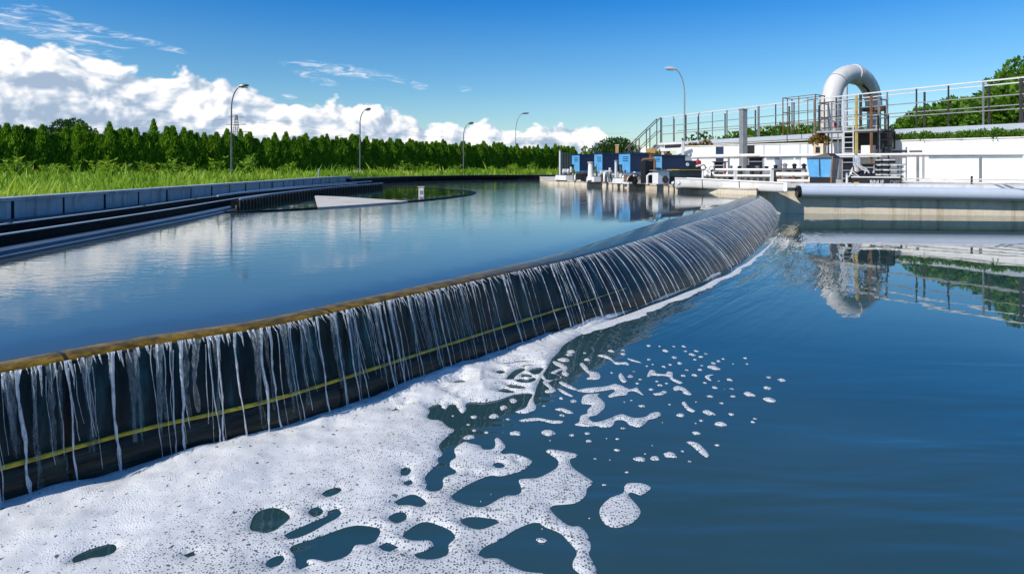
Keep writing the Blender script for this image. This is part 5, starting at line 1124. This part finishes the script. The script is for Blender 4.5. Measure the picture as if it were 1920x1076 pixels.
railing('guard_railing', 'thin grey guard railing along the white coping at the right', [PL(1690, 14.1)[:2], PL(1780, 13.4)[:2], PL(1857, 12.95)[:2], PL(1925, 12.5)[:2], (12.5, 10.8)], .56, (.10, .17), 1.15, .014, 'steel', 'steel_dark', extra_top=.07)

# crates and shelves stacked by the tower
R = random.Random(9)
for k in range(3):
    q = PL(1652+15*k, 17.6-.3*k); t = thing('pallet_stack', ['stack of white slatted pallets by the ladder tower', 'white crate shelf between pallets and wall', 'short stack of grey slatted racks before the white wall'][k], 'pallets', (q.x, q.y, .55))
    for j in range(5 if k != 2 else 4):
        z = .58+j*.135; mb = MB(); mb.box((q.x, q.y, z+.05), (.20, .20, .03), .2); mb.build('deck', M['white_paint' if (j+k) % 2 else 'pipe_grey'], t)
        mb = MB()
        for s in (-.085, 0, .085): mb.box((q.x+s, q.y, z), (.03, .20, .066), .2)
        mb.build('runner', M['black' if k < 2 else 'steel'], t)
q = PL(1605, 16.6); t = thing('scrap_heap', 'heap of dark hoses and sacks below the ladder tower', 'sacks', (q.x, q.y, .55)); mb = MB()
for k in range(9): c_ = Vector((q.x+R.uniform(-.30, .34), q.y+R.uniform(-.2, .2), .60+R.uniform(0, .2))); mb.lathe(tuple(c_), [(.03, 0), (.12, .03), (.13, .09), (.05, .15)], 9)
mb.build('sack', M['black'], t, True); mb = MB()
for k in range(7):
    p0 = Vector((q.x+R.uniform(-.3, .3), q.y-.2, .6+R.uniform(.1, .4))); mb.tube([p0, p0+Vector((R.uniform(-.1, .2), -.05, .15)), p0+Vector((R.uniform(0, .3), -.05, -.02)), p0+Vector((R.uniform(.1, .4), 0, -.1))], .018, 6)
mb.build('hose', M['white_paint'], t, True); mb = MB()
for k in range(4): mb.box((q.x-.12+.05*k, q.y-.12, 1.12+R.uniform(-.05, .05)), (.035, .02, .24), R.uniform(-.4, .4))
mb.build('tarpaulin', M['pipe_grey'], t)
# cylinder/mast lamp foot inside the tower
post(1605, 16.9, 1.30, .03, 'white standpipe with a flared foot under the tower', 'rail_white', 'standpipe', .55)

# ------------------------------------------------------------------ long white wall, embankment, raised walkway
WALLP = [(20.2, 11.7), (17.5, 14.9), (14.6, 18.3), (12.3, 21.0), (9.65, 24.1), (7.0, 27.2)]
t = thing('white_wall', 'long white rendered wall behind the yard with a grey window band', 'wall', (12.3, 21, .5))
def along(f): # f in photo px of the wall's face -> plan point
    k = (f-HX)/F; best = None
    for i in range(len(WALLP)-1):
        A, B = Vector(WALLP[i]), Vector(WALLP[i+1])
        for s in np.linspace(0, 1, 60):
            q = A+(B-A)*s
            if best is None or abs(q.x/q.y-k) < best[0]: best = (abs(q.x/q.y-k), q)
    return best[1]
mb = MB(); mb.sweep(WALLP, [(0, .5), (0, 1.815), (-.25, 1.815), (-.25, .5)]); mb.build('wall', M['white_wall'], t)
mb = MB(); mb.sweep(WALLP, [(.03, 1.818), (.03, 1.85), (-.28, 1.85), (-.28, 1.818)]); mb.build('coping', M['white_paint'], t)
mb = MB(); mb.sweep(WALLP, [(.07, 1.355), (.07, 1.395), (.002, 1.395), (.002, 1.355)]); mb.build('ledge', M['white_paint'], t)
def panel(x0, x1, z0, z1, m, name, proud=.012):
    A, B = along(x0), along(x1); nn = Vector((-(B-A).y, (B-A).x)).normalized()
    if nn.dot(-A) < 0: nn = -nn
    q0, q1 = A+nn*proud, B+nn*proud; mb = MB(); mb.add([(A.x+nn.x*.002, A.y+nn.y*.002, z0), (B.x+nn.x*.002, B.y+nn.y*.002, z0), (B.x+nn.x*.002, B.y+nn.y*.002, z1), (A.x+nn.x*.002, A.y+nn.y*.002, z1), (q0.x, q0.y, z0), (q1.x, q1.y, z0), (q1.x, q1.y, z1), (q0.x, q0.y, z1)], [(3,2,1,0), (4,5,6,7), (0,1,5,4), (1,2,6,5), (2,3,7,6), (3,0,4,7)])
    return mb.build(name, M[m], t)
for x0, x1 in ((1741, 1778), (1780, 1821), (1823, 1868), (1870, 1918), (1436, 1470), (1472, 1488), (1490, 1502)): panel(x0, x1, 1.245, 1.335, 'glass', 'window')
panel(1342, 1358, .70, 1.78, 'navy', 'door'); panel(1398, 1414, .60, 1.80, 'black', 'shadow_opening'); panel(1426, 1431, .75, 1.3, 'black', 'gap')  # tall black sheet: a dark opening plus the painted column shadow
for x in (1330, 1371, 1386, 1432, 1462, 1500, 1514): panel(x, x+1.1, .62, 1.80, 'pipe_grey', 'panel_joint', .006)
for x0, x1, z in ((1662, 1702, 1.455), (1707, 1731, 1.455)): panel(x0, x1, z, z+.045, 'steel_dark', 'cable_tray', .02)
for x in (1709, 1716, 1731): panel(x, x+1.4, .62, 1.33, 'steel', 'conduit', .02)
def embank(path, prof, label):
    o = MB().sweep(path, prof).build('embankment', M['soil']); tag(o, label, kind='structure')
embank([(20.2, 11.7), (17.5, 14.9), (14.6, 18.3), (12.45, 20.8)], [(-.25, .5), (-.25, 1.76), (-.8, 1.9), (-1.6, 2.0), (-4.5, 2.35), (-11, 2.5), (-11, .5)], 'grassy bank behind the long white wall')
embank([(12.45, 20.8), (9.65, 24.1), (7.2, 27.0)], [(-.25, .5), (-.25, 1.62), (-5, 1.7), (-11, 1.75), (-11, .5)], 'flat grassy terrace under the raised walkway')

DP = catmull([(17.4, 14.6), (16.3, 16.9), (15.2, 19), (13.25, 22.5), (11.85, 25.4), (10.4, 29), (8.05, 34.5)], 8, False); DPl = [tuple(q) for q in DP]
t = thing('raised_walkway', 'long raised walkway with pale deck edge crossing above the white wall', 'walkway', (11.8, 25.4, 2.0))
mb = MB(); mb.sweep(DPl, [(0, 2.03), (0, 2.27), (-1.1, 2.27), (-1.1, 2.03)]); mb.build('deck', M['concrete'], t)
mb = MB(); mb.sweep(DPl, [(.03, 2.10), (.03, 2.285), (.002, 2.285), (.002, 2.10)]); mb.build('edge_beam', M['pipe_grey'], t)
Pd, Sd = resample(DP, .98)
mb = MB(); mb.sweep(DPl, [(.0, 3.62), (.0, 3.665), (-.05, 3.665), (-.05, 3.62)]); mb.build('top_rail', M['rail_white'], t)
mb = MB(); mb.sweep(DPl, [(-1.05, 3.60), (-1.05, 3.635), (-1.09, 3.635), (-1.09, 3.60)]); mb.build('top_rail', M['rail_white'], t)
for off, z in ((-.02, 3.15), (-.02, 2.72), (-1.07, 2.93)):
    mb = MB(); mb.sweep(DPl, [(off+.016, z-.016), (off+.016, z+.016), (off-.016, z+.016), (off-.016, z-.016)]); mb.build('middle_rail', M['steel'], t)
gr = np.gradient(Pd, axis=0); gr /= np.linalg.norm(gr, axis=1)[:, None]; nl = np.stack([-gr[:, 1], gr[:, 0]], 1)
for i, (x, y) in enumerate(Pd):
    m_ = 'steel_dark' if i % 3 else 'steel'; w = .038 if i % 5 else .075
    mb = MB(); q = (x-nl[i][0]*.03, y-nl[i][1]*.03); mb.box((q[0], q[1], 2.95), (w, w, 1.36)); mb.build('post', M[m_], t)
    if i % 2: continue
    q = (x-nl[i][0]*1.07+gr[i][0]*.3, y-nl[i][1]*1.07+gr[i][1]*.3); mb = MB(); mb.box((q[0], q[1], 2.94), (.05, .05, 1.34)); mb.build('post', M['steel_dark'], t)
for i in range(2, len(Pd), 4):
    x, y = Pd[i]; mb = MB(); mb.cyl((x-nl[i][0]*.5, y-nl[i][1]*.5, .5), (x-nl[i][0]*.5, y-nl[i][1]*.5, 2.03), .07, n=10); mb.build('pier', M['steel'], t, True)
# inclined stair at the walkway's far end
t = thing('steel_stair', 'steep steel stair with handrails at the far end of the raised walkway', 'stair', (7.3, 34.5, .55)); y0, y1 = 34.45, 35.35; x0, z0_, x1, z1_ = 8.0, 2.25, 6.25, .57
for y in (y0, y1):
    mb = MB(); mb.bar((x0, y, z0_-.08), (x1, y, z1_), .05, .16); mb.build('stringer', M['steel'], t)
    mb = MB(); mb.tube([(x0, y, z0_+1.37), (x1, y, z1_+1.37)], .03, 6); mb.tube([(x0, y, z0_+.7), (x1, y, z1_+.7)], .022, 6); mb.build('handrail', M['steel_dark'], t, True)
    for f in (0, .33, .66, 1):
        x = x0+(x1-x0)*f; z = z0_+(z1_-z0_)*f; mb = MB(); mb.bar((x, y, z-.05), (x, y, z+1.37), .045); mb.build('post', M['steel_dark'], t)
mb = MB()
for k in range(8): f = (k+.5)/8; mb.box((x0+(x1-x0)*f, (y0+y1)/2, z0_+(z1_-z0_)*f), (.24, .86, .03))
mb.build('tread', M['steel'], t)
# tall grey column and gantry frame
q = PL(1393.5, 22.6); t = thing('tall_column', 'tall square grey column standing before the raised walkway', 'column', (q.x, q.y, .55)); mb = MB(); mb.box((q.x, q.y, 1.77), (.20, .20, 2.44), .35); mb.build('shaft', M['steel'], t, bevel=.01); mb = MB(); mb.box((q.x, q.y, .60), (.34, .34, .1), .35); mb.build('base_plate', M['steel'], t); mb = MB(); mb.box((q.x, q.y, 3.005), (.24, .24, .03), .35); mb.build('cap', M['steel'], t)
a, b = W(1239, 281, 27), W(1283, 279, 26.4); t = thing('pipe_gantry', 'pale pipe gantry of two beams below the far end of the walkway', 'gantry', (a.x, a.y, .55)); mb = MB(); mb.bar(a, b, .10, .14); mb.bar(a+Vector((-.1, 0, .24)), b+Vector((.1, 0, .24)), .1, .08); mb.build('beam', M['rail_white'], t)
for p in (a+Vector((.08, 0, 0)), b-Vector((.06, 0, 0))): mb = MB(); mb.bar((p.x, p.y, .55), (p.x, p.y, p.z+.3), .09); mb.build('post', M['rail_white'], t)
mb = MB(); mb.bar(a+(b-a)*.2+Vector((0, 0, .12)), a+(b-a)*.85+Vector((0, 0, .12)), .1, .14); mb.build('pipe', M['black'], t)
q = W(1220, 283, 29); t = thing('ochre_board', 'ochre board leaning under the foot of the stair', 'board', (q.x, q.y, .55)); mb = MB(); mb.box((q.x, q.y, 1.70), (.40, .05, .20)); mb.build('board', M['ochre'], t); mb = MB(); mb.box((q.x, q.y+.03, 1.1), (.06, .05, 1.1)); mb.build('stake', M['rust'], t)

# gooseneck pipe
t = thing('gooseneck_pipe', 'huge white gooseneck pipe arching above the raised walkway', 'pipe', (13.0, 26.1, 1.6)); A = Vector((12.95, 26.0, 0)); B = Vector((15.55, 27.5, 0)); mid = (A+B)/2; hd = (B-A)/2; ZS = 3.45; RH = 1.40
bend = []
for k in range(0, 17):
    an = math.pi*(1-k/16); p = mid+hd*math.cos(an)+Vector((0, 0, ZS+RH*math.sin(an)**.9)); bend.append(p)
P_ = [A+Vector((0, 0, 1.6)), A+Vector((0, 0, 2.6)), A+Vector((0, 0, 3.2))]+bend[:10]; mb = MB(); mb.tube(P_, .385, 24); mb.build('riser', M['arch_pipe'], t, True)
mb = MB(); mb.tube(bend[9:]+[B+Vector((0, 0, ZS-.05))], [.385, .38, .37, .36, .35, .34, .33, .32, .32], 24); mb.build('bend', M['arch_pipe'], t, True)
for k_, r_ in ((4, .388), (12, .356)):
    p_ = bend[k_]; d_ = (bend[k_+1]-bend[k_-1]).normalized(); mb = MB(); mb.cyl(tuple(p_-d_*.018), tuple(p_+d_*.018), r_, n=24); mb.build('weld_seam', M['steel'], t, True)
mb = MB(); mb.tube(bend[8:10], .415, 24); mb.build('weld_band', M['arch_pipe'], t, True)
mb = MB(); mb.tube([B+Vector((0, 0, ZS+.10)), B+Vector((0, 0, ZS-.08))], .46, 22); mb.build('flange', M['rust'], t, True)
mb = MB(); mb.cyl(tuple(B+Vector((0, 0, ZS-.08))), tuple(B+Vector((0, 0, 1.7))), .27, n=20); mb.build('downpipe', M['arch_pipe'], t, True)

for s in (-.30, 0.0, .32): q = B+Vector((s, -.32+.08*abs(s), 0)); mb = MB(); mb.bar((q.x, q.y, 1.7), (q.x, q.y, ZS-.05), .07); mb.build('stiffener', M['steel_dark'], t)
mb = MB(); mb.tube([p-hd.normalized()*0+((mid+Vector((0, 0, ZS)))-p).normalized()*.40+Vector((hd.y, -hd.x, 0)).normalized()*.18 for p in bend[10:15]], .04, 6); mb.build('rib', M['steel_dark'], t, True)
q = PL(1586, 28.0); t = thing('vent_mast', 'slim grey mast standing inside the arch of the gooseneck pipe', 'mast', (q.x, q.y, 1.6)); mb = MB(); mb.cyl((q.x, q.y, 1.6), (q.x, q.y, 4.95), .085, .075, 10); mb.build('mast', M['pipe_grey'], t, True); mb = MB(); mb.lathe((q.x, q.y, 2.2), [(.13, 0), (.13, .06)], 10); mb.build('collar', M['steel'], t, True)

# ladder tower
F0, F1 = Vector((10.32, 21.5)), Vector((11.55, 20.15)); tt = (F1-F0).normalized(); nn = Vector((-tt.y, tt.x)); 
if nn.y < 0: nn = -nn
wid = (F1-F0).length; DPT = .75
def TP(u, v, z): q = F0+tt*(u*wid)+nn*(v*DPT); return (q.x, q.y, z)
t = thing('ladder_tower', 'rusty two level steel tower with ladder under the white gooseneck pipe', 'tower', TP(.5, .5, .55)); ang = math.atan2(tt.y, tt.x)
def plat(z, h, name, m, ex=.06, u0=0, u1=1): mb = MB(); c_ = TP((u0+u1)/2, .5, z); mb.box(c_, (wid*(u1-u0)+ex*2, DPT+ex*2, h), ang); mb.build(name, M[m], t)
plat(2.15, .06, 'upper_platform', 'steel'); plat(1.33, .06, 'lower_platform', 'rail_white', .1)
pm = ['rail_white', 'yellow_steel', 'rust', 'steel_dark']
for k, (u, v, z1, m_, w) in enumerate(((0, 0, 3.05, 'steel_dark', .05), (.22, 0, 3.15, 'steel', .04), (.42, 0, 3.2, 'rail_white', .06), (.64, 0, 3.28, 'yellow_steel', .065), (.88, 0, 3.25, 'rust', .06), (1.0, 0, 3.2, 'steel', .05), (0, 1, 3.1, 'steel', .05), (.5, 1, 3.1, 'steel', .05), (1, 1, 3.2, 'steel', .05), (.33, 0, 2.9, 'steel', .03))):
    mb = MB(); mb.bar(TP(u, v, .55), TP(u, v, z1), w); mb.build('post', M[m_], t)
for v in (0, 1):
    mb = MB()
    for z in (3.15, 2.65, 2.3): mb.bar(TP(-.03, v, z-.03), TP(1.03, v, z+.03), .028)
    mb.build('guard_rail', M['steel' if v else 'steel_dark'], t)
for u in (0, 1):
    mb = MB()
    for z in (3.12, 2.65): mb.bar(TP(u, -.03, z), TP(u, 1.03, z), .028)
    mb.build('guard_rail', M['steel_dark'], t)
for u0, nm in ((.52, 'ladder'), (1.08, 'ladder')):
    mb = MB(); zb, zt = (1.33, 2.9) if u0 < 1 else (.6, 2.6); mm = 'rail_white' if u0 < 1 else 'black'
    for du in (-.08, .08): mb.bar(TP(u0+du, -.08, zb), TP(u0+du, -.08, zt), .03)
    n_ = 9
    for k in range(n_): z = zb+.1+(zt-zb-.2)*k/(n_-1); mb.bar(TP(u0-.08, -.08, z), TP(u0+.08, -.08, z), .02)
    mb.build(nm, M[mm], t)
mb = MB(); mb.box(TP(.72, .9, 1.83), (wid*.85, .05, .56), ang); mb.build('back_panel', M['black'], t)
mb = MB(); mb.box(TP(1.05, .75, 1.88), (.30, .30, .62), ang); mb.build('tank', M['black'], t, bevel=.03); mb = MB(); q = TP(1.05, .6, 1.35); mb.tube([q, TP(1.05, .6, 1.62)], .15, 14); mb.build('tank_outlet', M['teal_dark'], t, True)
mb = MB(); mb.box(TP(.22, .35, 2.36), (.07, .05, .16), ang); mb.build('red_tag', M['red'], t)
mb = MB(); mb.box(TP(.78, .4, 1.52), (.35, .3, .3), ang); mb.build('white_box', M['white_paint'], t, bevel=.01)
# rust coloured cage left of the gooseneck
C0, C1 = W(1468, 0, 26.3), W(1529, 0, 25.0); t = thing('rust_cage', 'open rust brown cage of rails on the walkway left of the gooseneck pipe', 'cage', (C0.x, C0.y, 2.28)); back = Vector((.75, .65, 0))*.8
cs_ = [Vector((C0.x, C0.y, 0)), Vector((C1.x, C1.y, 0)), Vector((C1.x, C1.y, 0))+back, Vector((C0.x, C0.y, 0))+back]
for k in range(4):
    a, b = cs_[k], cs_[(k+1) % 4]; mb = MB(); mb.bar(a+Vector((0, 0, 2.28)), a+Vector((0, 0, 3.82)), .034); mb.build('post', M['rust'], t)
    mb = MB(); mb.bar((a+b)/2+Vector((0, 0, 2.28)), (a+b)/2+Vector((0, 0, 3.80)), .026); mb.build('post', M['rust'], t)
    for z in (3.80, 3.2, 2.75):
        mb = MB(); mb.bar(a+Vector((0, 0, z)), b+Vector((0, 0, z)), .024); mb.build('rail', M['rust'], t)
# small hut with dry plant at the tower's left foot
q = W(1537, 281, 21.6); t = thing('planter_box', 'small brown timber box with a dark window beside the tower', 'box', (q.x, q.y, 1.3)); mb = MB(); mb.box((q.x, q.y, 1.55), (.34, .3, .42), ang); mb.build('case', M['tan_wall'], t, bevel=.01); mb = MB(); e = Vector((q.x, q.y, 1.55))-Vector((nn.x, nn.y, 0))*.152; mb.box(tuple(e), (.14, .012, .2), ang); mb.build('window', M['black'], t); mb = MB(); mb.box((q.x, q.y, 1.02), (.3, .26, .62), ang); mb.build('stand', M['steel_dark'], t)
crown_tree('dry_plant', 'ochre dry plant growing on top of the brown timber box', (q.x, q.y, 1.76), 1, [(0, 0, .16, .17), (-.15, .05, .10, .12), (.14, 0, .1, .13), (.02, 0, .30, .10)], 420, .12, 'leaf_dry', 88, trunk=False)

# greenery behind the walkway and on the bank
def shrubs(proto, spots, label_group):
    for i, (c, s) in enumerate(spots):
        o = proto if i == 0 else copy_tree(proto); o.location = c; o.scale = (s, s, s*(.9+.2*((i*7) % 3)/2)); o.rotation_euler = (0, 0, i*2.1)
p1 = crown_tree('shrub', 'low bright green shrub growing along the terrace behind the raised walkway', (0, 0, 0), 1, [(-.4, 0, .30, .36), (.1, .1, .42, .40), (.5, 0, .28, .34), (0, -.3, .25, .35)], 1100, .13, 'leaf_bush', 91, group='terrace shrubs', trunk=False)
sp = []
for x, Y, z, s in ((1355, 33.5, 1.75, 1.25), (1385, 32.5, 1.75, 1.45), (1405, 32.2, 1.8, 1.5), (1425, 31.8, 1.85, 1.5), (1446, 31, 1.85, 1.55), (1467, 30.6, 1.85, 1.55), (1488, 30, 1.85, 1.5), (1508, 29.4, 1.85, 1.5), (1528, 29, 1.85, 1.4), (1575, 29.5, 1.8, 1.4), (1598, 30.5, 1.8, 1.5), (1618, 30.8, 1.8, 1.4), (1640, 30.5, 1.8, 1.3)): c_ = XY(x, Y); sp.append(((*c_, z-.15), s))
shrubs(p1, sp, '')
p2 = crown_tree('shrub', 'leafy dark green shrub covering the bank behind the right-hand railing', (0, 0, 0), 1, [(-.5, 0, .45, .5), (.2, .1, .62, .55), (.7, 0, .4, .45), (0, -.3, .3, .5), (-.1, .2, .9, .35)], 1900, .15, 'leaf_bush', 92, group='bank shrubs', trunk=False)
sp = []
for x, Y, z, s in ((1712, 26, 2.1, .95), (1745, 25.5, 2.15, 1.15), (1775, 25, 2.2, 1.2), (1805, 24.4, 2.2, 1.15), (1838, 23.8, 2.25, 1.25), (1870, 23.2, 2.25, 1.35), (1905, 22.6, 2.3, 1.5), (1945, 22, 2.3, 1.6), (1728, 28.5, 2.1, 1.15), (1790, 27.5, 2.2, 1.35), (1850, 26.6, 2.2, 1.55), (1900, 25.6, 2.2, 1.75)): c_ = XY(x, Y); sp.append(((*c_, z-.1), s))
shrubs(p2, sp, '')
p3 = crown_tree('shrub', 'low creeping green shrub hanging over the white wall below the walkway', (0, 0, 0), 1, [(-.45, 0, .10, .26), (0, .1, .16, .30), (.45, 0, .10, .26)], 700, .11, 'leaf_bush', 93, group='wall shrubs', trunk=False)
sp = []
for f in range(1682, 1960, 22): q = along(min(f, 1990)); sp.append(((q.x+.30, q.y+.28, 1.82), .55+.22*((f*13) % 7)/7))
shrubs(p3, sp, '')
crown_tree('bank_tree', 'broad leafy green tree at the right edge of the photo above the railing', (*XY(1915, 25.0), 2.25), 4, [(-.7, 0, 1.75, .65), (0, 0, 2.1, .8), (.8, .1, 2.0, .85), (-.35, -.2, 1.15, .8), (.5, -.2, 1.2, .9), (1.5, 0, 1.6, .8), (-.1, 0, 2.6, .45), (-.9, .1, 1.0, .5)], 5200, .17, 'leaf_bush', 95, .10)
crown_tree('bare_shrub', 'sparse dark shrub seen through the walkway railing beside the lamp', (*XY(1308, 36), 1.5), 1, [(-.5, 0, .7, .5), (.2, 0, .95, .55), (.8, 0, .75, .5)], 420, .17, 'leaf_tree', 96, trunk=False)
p4 = crown_tree('shrub', 'yellow green shrub growing in the shade under the raised walkway', (0, 0, 0), 1, [(-.2, 0, .15, .22), (.15, 0, .2, .24)], 420, .12, 'leaf_dry', 97, group='shade shrubs', trunk=False)
shrubs(p4, [((*XY(x, Y), z), s) for x, Y, z, s in ((1292, 28.5, 1.66, 1.0), (1308, 28.2, 1.66, .8), (1324, 28.0, 1.66, 1.0), (1237, 30.5, 1.35, 1.2), (1228, 30.0, 1.2, 1.2))], '')
